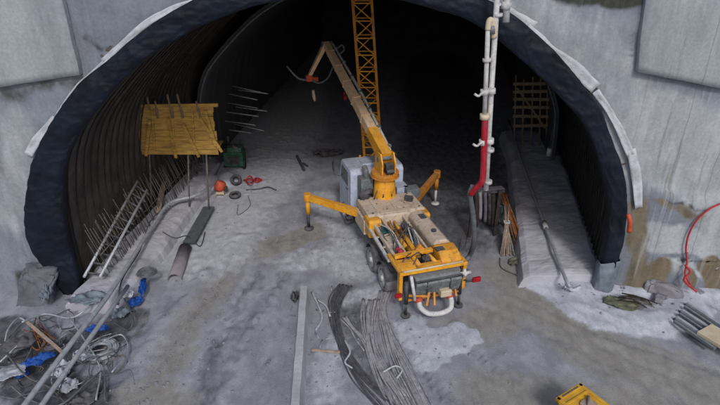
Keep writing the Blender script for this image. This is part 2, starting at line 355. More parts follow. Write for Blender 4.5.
# loose stones
def stones(name, n, spots, smin, smax, m):
    mb=MB()
    ico=bmesh.new(); bmesh.ops.create_icosphere(ico,subdivisions=1,radius=1); iv=[v.co.copy() for v in ico.verts]; iff=[[v.index for v in f.verts] for f in ico.faces]; ico.free()
    for _ in range(n):
        (a,b,w)=random.choice(spots); t=random.random(); p=G(a[0]+(b[0]-a[0])*t,a[1]+(b[1]-a[1])*t); p.x+=random.gauss(0,w); p.y+=random.gauss(0,w)
        s=smin*(smax/smin)**(random.random()**2.2); sc=V((s*random.uniform(.7,1.3),s*random.uniform(.7,1.3),s*random.uniform(.45,.9)))
        rot=Matrix.Rotation(random.uniform(0,6.3),4,'Z')@Matrix.Rotation(random.uniform(-.5,.5),4,'X')
        z=zg(p.x,p.y); k=random.random()*50
        mb.add([V((v.x*sc.x,v.y*sc.y,v.z*sc.z))*(1+.35*noise.noise(v*1.7+V((k,0,0)))) for v in iv],iff,False,Matrix.Translation((p.x,p.y,z+s*.2))@rot)
    return mb.build(name,m)
o=stones('gravel',2300,[((300,130),(200,250),1.2),((225,275),(150,400),.5),((235,262),(140,405),.6),((290,300),(285,400),.5),((255,285),(215,400),.8),((320,300),(330,400),.7),((400,320),(470,360),.7),((545,285),(690,320),.6),((40,350),(130,300),.7),((240,250),(340,230),.6),((190,150),(215,185),.6),((480,195),(520,260),.4),((300,210),(350,280),.8),((560,280),(720,300),.35),((225,270),(120,405),.45),((225,270),(120,405),.45),((60,380),(120,350),.5)],.008,.055,M['stone'])
tag(o,kind='stuff',cat='gravel',label='loose pale stones and crumbs of concrete scattered over the dusty ground')

# ================================================================= PORTAL WALL
M['wallblock']=mat('grey_block_concrete',(.15,.16,.185),(.09,.095,.11),.95,2,.6,bscale=7)
M['wall']=stained('shotcrete_wall',(.215,.24,.285),(.165,.185,.222),[(0,(.40,.43,.455),(.29,.315,.34)),(1,(.20,.17,.12),(.12,.10,.068)),(2,(.055,.058,.05),(.035,.037,.03))],bump=.35,streak=(1,1,.30),noisescale=.6,bd=.05,grain=9,drips=True)
# extra ring points so that the wall's far corners stay square
C0=V((-.75,0,2.2)); RX,RZ=45.0,13.5
rad=np.concatenate([np.linspace(0,1,60)*.22*1.0, .22+np.linspace(0,1,24)[1:]**1.6*.78])
Xa=np.zeros((NP,len(rad))); Za=np.zeros_like(Xa)
for i in range(NP):
    p=out[i]-nrm(i)*.32; d=(p-C0)
    if i<12: d=V((-1,0,-.10*(12-i)/12))
    elif i>NP-13: d=V((1,0,-.10*(i-NP+13)/12))
    d.normalize()
    tx=((RX if d.x>0 else -RX)-p.x)/d.x if abs(d.x)>1e-4 else 1e9
    tz=(RZ-p.z)/d.z if d.z>1e-4 else 1e9
    T=min(tx,tz); 
    e=p+d*T
    for j,t in enumerate(rad):
        L_=min(9.5,T*.72); q=p+d*(L_*j/60 if j<60 else L_+(T-L_)*((j-59)/(len(rad)-60))**1.7); Xa[i,j]=q.x; Za[i,j]=q.z
Za=np.where((np.arange(NP)[:,None]<2)|(np.arange(NP)[:,None]>NP-3), np.minimum(Za,-.25), Za)
n1=wob(Xa,Za,.5,11,1); n2=wob(Xa,Za,1.7,12,1); n3=wob(Xa,Za,5,13,1)
Ya=.10*n1+.05*n2+.02*n3
ld=.20*np.clip((Xa-8.9)/1.0,0,1)*np.clip((4.15-.24*(Xa-9.0)-Za)/.12,0,1); Ya=Ya*(1-.7*(ld>0))-ld          # the lower cast band on the right stands a little proud
Xw=Xa+.3*n1+.12*n2; Zw=Za+.3*n2
wh=np.zeros_like(Xa); br=np.zeros_like(Xa); dk=np.zeros_like(Xa)
wp=lambda *pp:[(at(*p,0).x,at(*p,0).z) for p in pp]
def WW(ch,pts,w,soft,amt): ch[:]=np.maximum(ch,amt*stroke(Xw,Zw,wp(*pts),w,soft))
WW(wh,[(640,140),(740,150)],1.6,.5,.5); WW(wh,[(655,232),(740,250)],.55,.25,.9); WW(wh,[(662,262),(740,285)],.25,.25,.7); WW(wh,[(650,130),(730,140)],1.2,.8,.65); WW(wh,[(600,40),(630,90),(640,170)],.9,1,.45)
WW(wh,[(530,10),(600,70)],1,1,.4); WW(wh,[(20,120),(15,220)],.8,1,.45); WW(wh,[(690,180),(730,220)],.8,.6,.6)
WW(wh,[(700,110),(702,200)],.2,.2,.7)
WW(br,[(655,262),(650,280)],.32,.25,.95); WW(br,[(702,262),(712,285)],.4,.25,.95); WW(br,[(636,205),(640,280)],.35,.4,.75); WW(br,[(680,270),(684,285)],.15,.15,.8)
WW(br,[(655,200),(700,215)],.12,.25,.7); WW(br,[(5,295),(18,320)],.3,.4,.35); 
WW(dk,[(560,-6),(640,-2)],.25,.3,.9); WW(dk,[(632,10),(634,60)],.1,.3,.4); WW(dk,[(85,40),(130,45),(160,30)],.05,.15,.6); WW(dk,[(20,275),(30,320)],.25,.3,.7); WW(dk,[(0,92),(80,80)],.2,.35,.5)
WW(dk,[(645,195),(720,212)],.03,.06,.6)
vs=np.stack([Xa,Ya,Za],-1).reshape(-1,3); nn=len(rad); idx=np.arange(NP*nn).reshape(NP,nn)
fs=np.stack([idx[:-1,:-1],idx[:-1,1:],idx[1:,1:],idx[1:,:-1]],-1).reshape(-1,4)
wall=np_mesh('portal_wall',vs,fs,M['wall']); set_col(wall,wh,br,dk)
tag(wall,'stained grey sprayed concrete headwall round the tunnel mouth','wall')
md=wall.modifiers.new('solid','SOLIDIFY'); md.thickness=.35; md.offset=1 
# hill above and behind the headwall
hx=np.linspace(-60,60,60); hy=np.linspace(.6,120,50)**1.0; HX,HY=np.meshgrid(hx,hy,indexing='ij')
HZ=13.45+ (HY*.35)+1.2*wob(HX,HY,.12,21,1)*np.clip(HY/6,0,1)
idx=np.arange(HX.size).reshape(HX.shape); fs=np.stack([idx[:-1,:-1],idx[1:,:-1],idx[1:,1:],idx[:-1,1:]],-1).reshape(-1,4)
hill=np_mesh('hillside',np.stack([HX,HY,HZ],-1).reshape(-1,3),fs,M['grass']); tag(hill,kind='structure')

# slabs hung on the wall
M['slab']=stained('cast_slab_concrete',(.33,.365,.39),(.255,.285,.31),[],bump=.3,streak=(1,1,.3),noisescale=.9,bd=.04,grain=10,drips=True)
def slab(pts, Yf, Yb, label):
    mb=MB(); P=[at(*p,Yf) for p in pts]; n=18
    # subdivided front face with slightly wavy surface, closed back
    g=[]
    for i in range(n+1):
        for j in range(n+1):
            a=P[0].lerp(P[1],i/n); b=P[3].lerp(P[2],i/n); q=a.lerp(b,j/n); k=1 if 0<j<n and 0<i<n else 0
            e=.02*noise.noise(q*2.3) if j==n else 0
            g.append(V((q.x+.03*noise.noise(q*1.9),q.y+.03*k*nz(q,1.1,3),q.z+e)))
    m=(n+1)**2; mb.add(g+[V((q.x,Yb,q.z)) for q in g],[],True)
    I=lambda i,j:i*(n+1)+j
    for i in range(n):
        for j in range(n):
            mb.f.append([I(i,j),I(i,j+1),I(i+1,j+1),I(i+1,j)]); mb.sm.append(True)
            mb.f.append([m+I(i,j),m+I(i+1,j),m+I(i+1,j+1),m+I(i,j+1)]); mb.sm.append(True)
    for i in range(n):
        for (a,b) in ((I(i,0),I(i+1,0)),(I(i,n),I(i+1,n)),(I(0,i),I(0,i+1)),(I(n,i),I(n,i+1))):
            mb.f.append([a,b,m+b,m+a]); mb.sm.append(False)
    return tag(mb.build('concrete_slab',M['slab']),label,'wall slab')
slab([(-160,-60),(47,-60),(80,75),(-160,112)],-.22,-.02,'big smooth grey concrete slab hung on the wall up to the left of the tunnel')
slab([(651,-60),(900,-60),(900,124),(638,72)],-.20,-.02,'big pale green-grey concrete slab hung on the wall up to the right of the tunnel')

# ================================================================= LINING, LIP
def shell(name, off0, off1, Y0, Y1, m, label, cat, step=.45, amp=.05, i0=0, i1=NP-1, st=2):
    ys=np.arange(Y0,Y1+1e-6,step); ii=list(range(i0,i1+1,st)); 
    if ii[-1]!=i1: ii.append(i1)
    a=len(ii); b=len(ys); vs=[]; 
    for layer in (0,1):
        for i in ii:
            for y in ys:
                p=bore(off0 if layer==0 else off1,y,i)
                if layer==0: p=p+nrm(i)*amp*nz(p,.8,4)+nrm(i)*amp*.6*nz(p,2.5,5)
                vs.append(p)
    mb=MB(); mb.add(vs,[],True); I=lambda l,i,j:l*a*b+i*b+j
    for i in range(a-1):
        for j in range(b-1):
            mb.f.append([I(0,i,j),I(0,i,j+1),I(0,i+1,j+1),I(0,i+1,j)]); mb.sm.append(True)
            mb.f.append([I(1,i,j),I(1,i+1,j),I(1,i+1,j+1),I(1,i,j+1)]); mb.sm.append(True)
        for j in (0,b-1): mb.f.append([I(0,i,j),I(0,i+1,j),I(1,i+1,j),I(1,i,j)]); mb.sm.append(False)
    return tag(mb.build(name,m),label,cat)
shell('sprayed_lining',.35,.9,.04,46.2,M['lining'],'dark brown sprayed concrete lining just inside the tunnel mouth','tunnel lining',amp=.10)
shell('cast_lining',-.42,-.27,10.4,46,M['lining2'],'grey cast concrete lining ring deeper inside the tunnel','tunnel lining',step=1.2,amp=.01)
mb=MB(); mb.tube([bore(-.44,10.38,i) for i in range(0,NP,3)],.05,6); tag(mb.build('lining_edge_ring',M['greysteel']),'thin grey ring added as the pale lit edge of the cast lining deeper in the bore','lining edge')  # ring added to draw the lit front edge of the cast lining
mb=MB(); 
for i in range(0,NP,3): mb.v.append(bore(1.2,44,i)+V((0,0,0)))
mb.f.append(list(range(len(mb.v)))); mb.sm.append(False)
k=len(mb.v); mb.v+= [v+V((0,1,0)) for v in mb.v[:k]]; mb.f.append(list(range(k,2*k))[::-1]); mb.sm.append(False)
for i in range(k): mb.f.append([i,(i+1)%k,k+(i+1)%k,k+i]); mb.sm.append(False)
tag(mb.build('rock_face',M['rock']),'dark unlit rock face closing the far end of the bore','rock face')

def lip(name, i0, i1, m, label, cat, seed=0, grow=0.0, drape=0.0, st=1):
    ii=[i0+(i1-i0)*q/((i1-i0)*4) for q in range((i1-i0)*4+1)]; K=22; vs=[]
    for i in ii:
        a=inn[int(i)].lerp(inn[min(int(i)+1,NP-1)],i%1); b=out[int(i)].lerp(out[min(int(i)+1,NP-1)],i%1); wd=(b-a); w=wd.length; n=wd.normalized(); s=i/NP
        for k in range(K+1):
            t=k/K; ang=math.pi*t
            r=-math.cos(ang)*(w/2+grow)            # across the lip
            y=-(math.sin(ang)**.35)*.20-.05+(.16 if k==0 else 0)+(.15 if k==K else 0)-.06*t
            p=(a+b)/2+n*r+V((0,y,0))
            q=V((s*46,t*2.2,seed))
            f=.05*noise.noise(V((s*22,t*1.5,seed)))+.025*noise.noise(V((s*70,t*1.0,seed+3)))+.025*abs(noise.noise(V((s*34+t*3,t*5,seed+5))))+.022*max(0,1-3.2*abs(noise.noise(V((s*44-t*2.5,t*2.2+s*20,seed+7)))))+.012*max(0,1-3*abs(noise.noise(V((s*120+t*4,t*3.5,seed+8)))))
            cst=math.sin(ang)
            p+=V((0,-f*1.3,0))+n*(-math.cos(ang))*(f*.35+.08*noise.noise(V((s*14,0,seed+1)))*(t>.5))
            if drape and t>.5: p+=n*drape*noise.noise(V((s*70,0,seed+9)))
            vs.append(p)
    mb=MB(); mb.add(vs,[(x*(K+1)+k,x*(K+1)+k+1,(x+1)*(K+1)+k+1,(x+1)*(K+1)+k) for x in range(len(ii)-1) for k in range(K)],True)
    return tag(mb.build(name,m,solid=.02),label,cat)
iL=min(i for i in range(NP) if inn[i].z>.75); iR=max(i for i in range(NP) if inn[i].z>.85)
lp=lip('waterproof_membrane',0,iR,M['membrane'],'crumpled blue-black waterproof sheet wrapped round the arch edge of the tunnel mouth','tarpaulin')
lip('grey_tarpaulin',iR-2,NP-1,M['greymem'],'crumpled blue-grey sheet hanging at the right foot of the arch','tarpaulin',5,.06)

# white geotextile strips behind the lip
def strip(pxs, w0, label, Yp=-.13, seed=0):
    pts=smooth_line([at(x,y,Yp) for x,y in pxs],7); mb=MB(); vs=[]; n=len(pts)
    for i,p in enumerate(pts):
        d=(pts[min(i+1,n-1)]-pts[max(i-1,0)]).normalized(); nn_=V((-d.z,0,d.x))
        if nn_.dot(p-V((-.75,p.y,2)))<0: nn_=-nn_
        for k in range(5):
            t=k/4-.30; ww=w0*(1+.25*nz(p,.8,seed)+.12*nz(p,3.3,seed+1)*(k==4))
            vs.append(p+nn_*t*ww*2+V((0,.06*nz(p+nn_*t,2.2,seed+2)-.03*abs(t),0)))
    mb.add(vs,[(i*5+k,i*5+k+1,(i+1)*5+k+1,(i+1)*5+k) for i in range(n-1) for k in range(4)],True)
    return tag(mb.build('geotextile_sheet',M['geo'],solid=.015),label,'sheet',group='white sheets round the arch')
strip([(30,156),(38,142),(50,128),(58,120)],.13,'short torn white sheet showing low on the left outer edge of the arch',seed=1)
strip([(57,118),(76,90),(92,75),(108,60)],.06,'thin white sheet edge on the left haunch of the arch',seed=2)
strip([(104,62),(128,41),(150,23),(176,9),(205,1),(240,-8)],.09,'long white sheet along the upper left edge of the arch',seed=3)
strip([(425,-10),(455,-2),(480,8),(505,17),(530,33)],.22,'wide crumpled white sheet over the arch behind the white pipes',seed=4)
strip([(524,30),(545,50),(570,68),(594,90)],.17,'white rectangular sheet on the upper right edge of the arch',seed=5)
strip([(594,92),(607,110),(618,130),(629,156)],.11,'narrow white sheet bending down the right side of the arch',seed=6)
strip([(629,150),(634,175),(637,208)],.13,'white sheet hanging beside the right wall of the arch',seed=7)
mb=MB(); mb.tube(smooth_line([at(628,214,-.6),at(630,222,-.7),at(629,232,-.65)],4),.07,7); tag(mb.build('orange_cloth',M['redor']),'small orange rag on the right edge of the arch sheet','rag')

# steel ribs along the sprayed lining
for k in range(22):
    y=.55+k*.46; mb=MB(); mb.tube([bore(.24+.03*nz(V((k*3.1,i*.05,0))),y,i) for i in range(0,NP,4)],.028,5); o=mb.build('steel_rib',M['rib'])
    tag(o,'rusty arched steel bar following the brown lining inside the mouth','steel rib','arched steel bars along the lining')
# pale bars leaning at the foot of the left wall
mb=MB(); mb.tube([(0,0,0),(.02,0,1.2),(-.01,0,2.3)],.013,5); b0=mb.build('leaning_bar',M['rebar'])
for k in range(66):
    o=b0 if k==0 else b0.copy()
    if k: COL.objects.link(o)
    y=.3+k*.14+random.uniform(-.04,.04); o.location=(-9.0+SH*y+random.uniform(-.06,.06),y,.45); o.rotation_euler=(random.uniform(-.03,.05),-.27+random.uniform(-.03,.03),0); o.scale=(1,1,random.uniform(.55,.85))
    tag(o,'pale dusty steel bar leaning against the left tunnel wall','steel bar','bars leaning on the left wall')
mb=MB(); mb.tube([(0,0,0),(.02,0,1.2),(-.02,0,2.6)],.02,5); b0=mb.build('wall_bar',M['rib'])
for k in range(26):
    o=b0 if k==0 else b0.copy()
    if k: COL.objects.link(o)
    y=.6+k*.42+random.uniform(-.06,.06); o.location=(8.42+(SH+.07)*y,y,.6); o.rotation_euler=(random.uniform(-.08,.08),.02,0)
    tag(o,'thin dark steel bar standing against the right tunnel wall','steel bar','bars standing on the right wall')
# horizontal long bars tying the left side
for k,(h,xo) in enumerate(((1.15,-9.15),)):
    mb=MB(); mb.tube([(xo+SH*y+.03*math.sin(y*2+k),y,h+.05*math.sin(y+k)) for y in np.linspace(.4,10.3,12)],.018,5)
    tag(mb.build('tie_bar',M['rebar']),'single long thin tie bar running across the leaning bars on the left wall','steel bar')

def lump(name, c, d, rot, m, label, cat, seed=0, amp=.12):
    bm=bmesh.new(); bmesh.ops.create_cube(bm,size=1); bmesh.ops.subdivide_edges(bm,edges=bm.edges,cuts=9,use_grid_fill=True)
    mb=MB(); bm.verts.index_update()
    for v in bm.verts:
        p=V((v.co.x*d[0],v.co.y*d[1],v.co.z*d[2])); k=1-.18*(abs(v.co.x*2)**6*abs(v.co.y*2)**6+abs(v.co.z*2)**6*abs(v.co.x*2)**6+abs(v.co.z*2)**6*abs(v.co.y*2)**6)
        p*=k; p+=V((nz(p,1.6,seed),nz(p,1.6,seed+1),nz(p,1.6,seed+2)))*amp+V((nz(p,6,seed),nz(p,6,seed+1),nz(p,6,seed+2)))*amp*.25; mb.v.append(V(c)+rot@p)
    mb.f=[[v.index for v in f.verts] for f in bm.faces]; mb.sm=[False]*len(mb.f); bm.free()
    return tag(mb.build(name,m),label,cat)
# ================================================================= BENCHES
def bench(name, edge, label, cat, h, m):
    # edge: list of (xin, xout, y); rough-edged raised strip
    mb=MB(); vs=[]; n=15; ys=np.linspace(edge[0][2],edge[-1][2],110)
    xi=np.interp(ys,[e[2] for e in edge],[e[0] for e in edge]); xo=np.interp(ys,[e[2] for e in edge],[e[1] for e in edge])
    for y,a,b in zip(ys,xi,xo):
        row=[(a+(.16 if a>b else -.16),-.1)]+[(a+(b-a)*t,h) for t in np.linspace(0,1,n)]+[(b,-.2)]
        for (x,z) in row:
            p=V((x,y,z)); vs.append(p+V((.05*nz(p,1.1,1)+.025*nz(p,4,1),.0,(.07*nz(p,.8,2)+.03*nz(p,3,3)+.015*nz(p,8,3)-(.12 if x in (a,b) else 0)-.06*max(0,1-(y-ys[0])/.3)**2) if z>0 else 0)))
    w=n+2; mb.add(vs,[(i*w+k,i*w+k+1,(i+1)*w+k+1,(i+1)*w+k) for i in range(109) for k in range(w-1)])
    mb.f.append(list(range(w))); mb.sm.append(False); mb.f.append([109*w+k for k in range(w)][::-1]); mb.sm.append(False)
    return tag(mb.build(name,m,bevel=.02),label,cat)
bench('concrete_bench',[(-8.0,-9.75,-1.3),(-7.55,-9.4,2.5),(-7.15,-8.5,10.4)],'raised pale concrete bench along the left tunnel wall with pipes on it','bench',.45,M['concretebench'])
bench('concrete_bench',[(5.75,8.6,.15),(7.95,10.7,11.5),(8.3,11.0,15)],'raised dusty concrete bench along the right tunnel wall with one long pipe','bench',.55,M['concretebench'])
lump('footing_block',(-10.95,-.5,.45),(1.1,.7,1.7),Matrix.Rotation(.15,3,'Z')@Matrix.Rotation(-.30,3,'X')@Matrix.Rotation(.22,3,'Y'),M['wallblock'],'grey broken concrete slab leaning at the left foot of the arch','block',3,.22)
# centre concrete wall
mb=MB(); a=G(304,286,.6); b=V((-1.58,-7.6,.6))
d=(b-a); n=40; poly=[(-.22,-.1),(-.17,.12),(-.11,.6),(.11,.6),(.17,.12),(.22,-.1)]
vs=[]
for i in range(n+1):
    c=a.lerp(b,i/n)
    for (x,z) in poly: q=V((c.x+x,c.y,z)); vs.append(q+V((.015*nz(q,2,1),0,.012*nz(q,3,2))))
mb.add(vs,[(i*6+k,i*6+k+1,(i+1)*6+k+1,(i+1)*6+k) for i in range(n) for k in range(5)]); mb.f+= [list(range(6)),[n*6+k for k in range(6)][::-1]]; mb.sm+=[False,False]
tag(mb.build('concrete_barrier',M['concrete']),'long low pale concrete barrier running towards the viewer in the middle','barrier')

# ================================================================= PUMP TRUCK
T=thing('concrete_pump_truck','yellow and cream truck-mounted concrete pump parked nose-in at the tunnel mouth','truck',(2.35,-1.0,0),R(17))
def part(mb,name,m,parent=None,bevel=.012,**k): return mb.build(name,M[m],parent or T,bevel=bevel,**k)
mb=MB(); 
for x in (-.42,.42): mb.box((x,3.7,.82),(.14,6.8,.26))
for y in (.5,1.9,3.3,4.6,5.8): mb.box((0,y,.82),(.72,.14,.2))
part(mb,'chassis','dark')
def wheel(x,y,w):
    s=1 if x>0 else -1
    o=MB(); prof=[(-w/2,.30),(-w/2,.44),(-w/2+.05,.50),(w/2-.05,.50),(w/2,.44),(w/2,.30)]; n=28; vs=[]
    for j in range(n):
        t=2*math.pi*j/n
        for (a,r) in prof:
            rr=r-(.012 if (j%2 and .04<abs(r-.46)) and r>.48 else 0); vs.append((x+a,y+rr*math.cos(t),.5+rr*math.sin(t)))
    o.add(vs,[(j*6+k,j*6+(k+1)%6,((j+1)%n)*6+(k+1)%6,((j+1)%n)*6+k) for j in range(n) for k in range(6)],True)
    wh_=part(o,'wheel','dustyrubber',bevel=0)
    q=MB(); f=x+s*w/2
    for (a,b,r0_,r1_) in ((.004,-.05,.39,.27),(-.05,-.02,.27,.12),(-.02,.05,.12,.09)):
        vs=[]; 
        for (aa,r) in ((a,r0_),(b,r1_)):
            for j in range(20): t=2*math.pi*j/20; vs.append((f+s*aa,y+r*math.cos(t),.5+r*math.sin(t)))
        q.add(vs,[(j,(j+1)%20,20+(j+1)%20,20+j) for j in range(20)],True)
    vs=[(f+s*.05,y+.09*math.cos(2*math.pi*j/20),.5+.09*math.sin(2*math.pi*j/20)) for j in range(20)]; q.add(vs,[tuple(range(20))])
    for j in range(8): t=2*math.pi*j/8; q.tube([(f-s*.06,y+.17*math.cos(t),.5+.17*math.sin(t)),(f-s*.015,y+.17*math.cos(t),.5+.17*math.sin(t))],.018,6)
    part(q,'rim','brightwhite',wh_,bevel=0)
for x,y,w in ((-1.02,1.4,.42),(-1.02,2.65,.42),(1.02,1.4,.42),(1.02,2.65,.42),(-1.05,6.45,.3),(1.05,6.45,.3)): wheel(x,y,w)
for s in (-1,1):      # mudguards
    mb=MB()
    for yc,r in ((1.4,.6),(2.65,.6)):
        for k in range(8):
            t0=R(20+k*17.5); t1=R(20+(k+1)*17.5)
            mb.bar((s*1.02,yc+r*math.cos(t0),.5+r*math.sin(t0)),(s*1.02,yc+r*math.cos(t1),.5+r*math.sin(t1)),.46,.02)
    part(mb,'mudguard','dark',bevel=0)
# cab
mb=MB(); side=[(5.62,.75),(5.62,2.62),(5.78,2.76),(6.95,2.76),(7.12,2.68),(7.38,1.85),(7.42,1.1),(7.40,.6),(5.9,.6)]
mb.prism(side,-1.13,1.13); cab=part(mb,'cab','cabwhite',bevel=.07)
mb=MB(); a,b=V((0,7.143,2.64)),V((0,7.393,1.84)); nrmv=V((0,.966,.262))*.012
vs=[(-.98,a.y+.02,a.z-.04),(.98,a.y+.02,a.z-.04),(1.03,b.y+.0,b.z+.06),(-1.03,b.y+.0,b.z+.06)]; vs=[V(v)+nrmv for v in vs]; mb.add(vs+[v-nrmv*3 for v in vs],[(0,1,2,3),(7,6,5,4),(0,3,7,4),(1,0,4,5),(2,1,5,6),(3,2,6,7)])
part(mb,'windscreen','glass',cab,bevel=0)
for s in (-1,1):
    mb=MB(); mb.prism([(6.02,1.95),(6.02,2.55),(6.9,2.55),(7.1,1.95)],s*1.135,s*1.145); part(mb,'side_window','glass',cab,bevel=0)
    mb=MB(); mb.prism([(5.95,.95),(5.95,2.63),(6.97,2.63),(7.2,1.9),(7.2,.95)],s*1.128,s*1.134); dr=part(mb,'door','cabwhite',cab,bevel=0)
    mb=MB(); mb.box((s*1.15,6.1,1.8),(.04,.18,.04)); mb.tube([(s*1.13,7.1,2.6),(s*1.38,7.3,2.65),(s*1.38,7.3,1.95),(s*1.13,7.2,1.9)],.015,6); mb.box((s*1.40,7.3,2.35),(.06,.18,.42)); part(mb,'mirror','dark',bevel=.01)
    mb=MB(); mb.box((s*.85,7.43,.95),(.3,.05,.2)); part(mb,'headlight','brightwhite')
    mb=MB(); 
    for k in range(3): mb.box((s*1.12,6.05,.42+k*.22),(.22,.4,.035))
    part(mb,'cab_step','dark',bevel=0)
mb=MB(); mb.box((0,7.45,.6),(2.2,.16,.3)); part(mb,'bumper','cabwhite')
mb=MB(); mb.box((0,6.35,2.79),(1.0,.62,.07)); part(mb,'roof_hatch','cabwhite',cab)
for x in (-.35,.35): mb=MB(); mb.tube([(x,6.9,2.74),(x,6.9,2.86)],.045,8); part(mb,'cab_lamp','orange',bevel=0)
# intake stack, boxes and lockers behind the cab
mb=MB(); mb.box((-.62,5.28,1.75),(.5,.5,1.7)); mb.tube([(-.6,5.28,2.6),(-.6,5.28,2.85),(-.6,5.5,2.95)],.11,10); part(mb,'air_intake','greysteel')
mb=MB(); mb.box((.88,5.3,1.55),(.5,.55,1.0)); part(mb,'tool_box','cabwhite')
mb=MB(); mb.box((1.22,4.95,1.85),(.55,.45,.4)); part(mb,'blue_grey_locker','greysteel')
mb=MB(); mb.tube([(-.95,4.95,1.95),(-.55,4.8,2.2),(-.4,5.0,2.0)],.12,8); mb.box((-.85,4.75,1.98),(.35,.25,.22)); part(mb,'valve_block','dark')
# turret
mb=MB(); mb.tube([(0,4.75,1.0),(0,4.75,1.95),(0,4.75,2.85)],[.55,.45,.38],24); part(mb,'turret_column','yellow')
mb=MB(); mb.tube([(0,4.75,2.80),(0,4.75,2.85)],[.56,.56],28); mb.tube([(0,4.75,2.85),(0,4.75,3.01)],[.53,.53],28)
for k in range(16): t=k*math.pi/8; mb.tube([(.49*math.cos(t),4.75+.49*math.sin(t),3.01),(.49*math.cos(t),4.75+.49*math.sin(t),3.05)],.025,6)
part(mb,'slewing_ring','orange')
# head plates
inv=Matrix.Rotation(-R(17),4,'Z')@Matrix.Translation((-2.35,1.0,0))
loc=lambda p:(inv@V(p))
tipw=at(326,44,10.6); tip=loc(tipw); root=V((0.02,4.72,3.55))
bd=(tip-root).normalized(); sidev=bd.cross(V((0,0,1))).normalized(); upv=sidev.cross(bd)
hd=MB()
for s in (-1,1):
    for (u,v) in ((-.24,0),): pass
    c=s*.26; f=V((bd.x,bd.y,0)).normalized(); sd=V((f.y,-f.x,0))
    base=V((0,4.75,3.01))
    poly=[(-.38,0),(.40,0),(.34,.55),(.12,.78),(-.20,.80),(-.40,.45)]
    vs=[base+sd*(c+k*.03)+f*a+V((0,0,b)) for k in (-1,1) for a,b in poly]; n=6
    hd.add(vs,[tuple(range(n))[::-1],tuple(range(n,2*n))]+[(i,(i+1)%n,n+(i+1)%n,n+i) for i in range(n)])
part(hd,'boom_bracket','yellow')
mb=MB(); mb.box((0.05,4.45,3.25),(.3,.24,.34)); mb.tube([(.2,4.3,3.15),(-.1,4.3,3.15)],.09,10); part(mb,'slewing_motor','dark')
mb=MB(); mb.tube([root-sidev*.34,root+sidev*.34],.09,12); part(mb,'pivot_pin','greysteel',bevel=0)
# boom main section: tapered box
def boxbeam(mb,p0,p1,w0,h0,w1,h1,sv,uv,n=10):
    vs=[]
    for i in range(n+1):
        t=i/n; p=p0.lerp(p1,t); w=(w0+(w1-w0)*t)/2; h=(h0+(h1-h0)*t)/2
        for a,b in ((-1,-1),(1,-1),(1,1),(-1,1)): vs.append(p+sv*a*w+uv*b*h)
    mb.add(vs,[(i*4+k,i*4+(k+1)%4,(i+1)*4+(k+1)%4,(i+1)*4+k) for i in range(n) for k in range(4)]+[(0,1,2,3),(n*4+3,n*4+2,n*4+1,n*4)])
L1=(tip-root).length
mb=MB(); boxbeam(mb,root,root+bd*L1*.2,.40,.50,.40,.44,sidev,upv,4); m1=part(mb,'boom_base_section','yellow')
mb=MB(); boxbeam(mb,root+bd*L1*.18,tip,.36,.40,.27,.27,sidev,upv,10); part(mb,'boom_main_section','boom')
mb=MB(); 
for t in (.3,.45,.6,.75,.9): mb=MB(); c=root+bd*L1*t; w=.43-.14*t; boxbeam(mb,c,c+bd*.07,w,w+.03,w,w+.03,sidev,upv,1); part(mb,'boom_clamp','boom',bevel=0)
off=sidev*.36
mb=MB(); mb.tube([root+off-upv*.1, root+off*1.15+bd*L1*.5, tip+off*.9],.062,10); part(mb,'delivery_pipe','white')
mb=MB(); 
for t in np.linspace(.08,.95,7): mb=MB(); c=root+bd*L1*t+off*1.05; mb.tube([c-bd*.04,c+bd*.04],.09,10); part(mb,'pipe_coupling','greysteel',bevel=0)
mb=MB(); p0=V((0.0,4.75,3.15))+V((bd.x,bd.y,0)).normalized()*.35; p1=root+bd*2.3-upv*.2; mb.tube([p0,p0.lerp(p1,.6)],.10,12); mb.tube([p0.lerp(p1,.6),p1],.055,12); part(mb,'lift_cylinder','yellow',bevel=0)
# folded outer section + nozzle
t2=loc(at(309,77,10.3)); t2b=loc(at(313,90,10.2))
mb=MB(); boxbeam(mb,tip+V((-.02,0,.02)),t2,.24,.30,.17,.18,sidev,(t2-tip).normalized().cross(sidev).normalized(),6); part(mb,'boom_tip_section','boom')
mb=MB(); mb.tube([tip-sidev*.22,tip+sidev*.30],.13,12); mb.tube([t2-sidev*.16,t2+sidev*.2],.09,10); part(mb,'boom_joint','greysteel',bevel=0)
mb=MB(); mb.box(t2+V((0,0,-.05)),(.28,.22,.30)); mb.box(t2+V((.28,0,-.12)),(.3,.2,.2)); part(mb,'nozzle_drive','redor')
mb=MB(); mb.tube(smooth_line([loc(at(x,y,10.2)) for x,y in [(338,48),(342,45),(344,50),(338,56),(333,66),(328,78),(319,83),(312,80)]],4),.045,7); part(mb,'nozzle_hose','greyhose',bevel=0)
mb=MB(); mb.tube([t2b,loc(at(314,97,10.2)),loc(at(315,101,10.2))],[.07,.08,.05],10); part(mb,'nozzle','creamboard',bevel=0)
mb=MB(); mb.tube(smooth_line([loc(at(x,y,10.4)) for x,y in [(306,80),(298,78),(290,70),(287,66)]],4),.05,7); part(mb,'spray_lance','greysteel',bevel=0)
mb=MB(); p=loc(at(345,98,10.5)); mb.tube([p-V((0,.06,0)),p+V((0,.06,0))],.09,12); mb.box(p+V((0,.14,.1)),(.06,.1,.34)); part(mb,'boom_lamp','lamp',bevel=0)
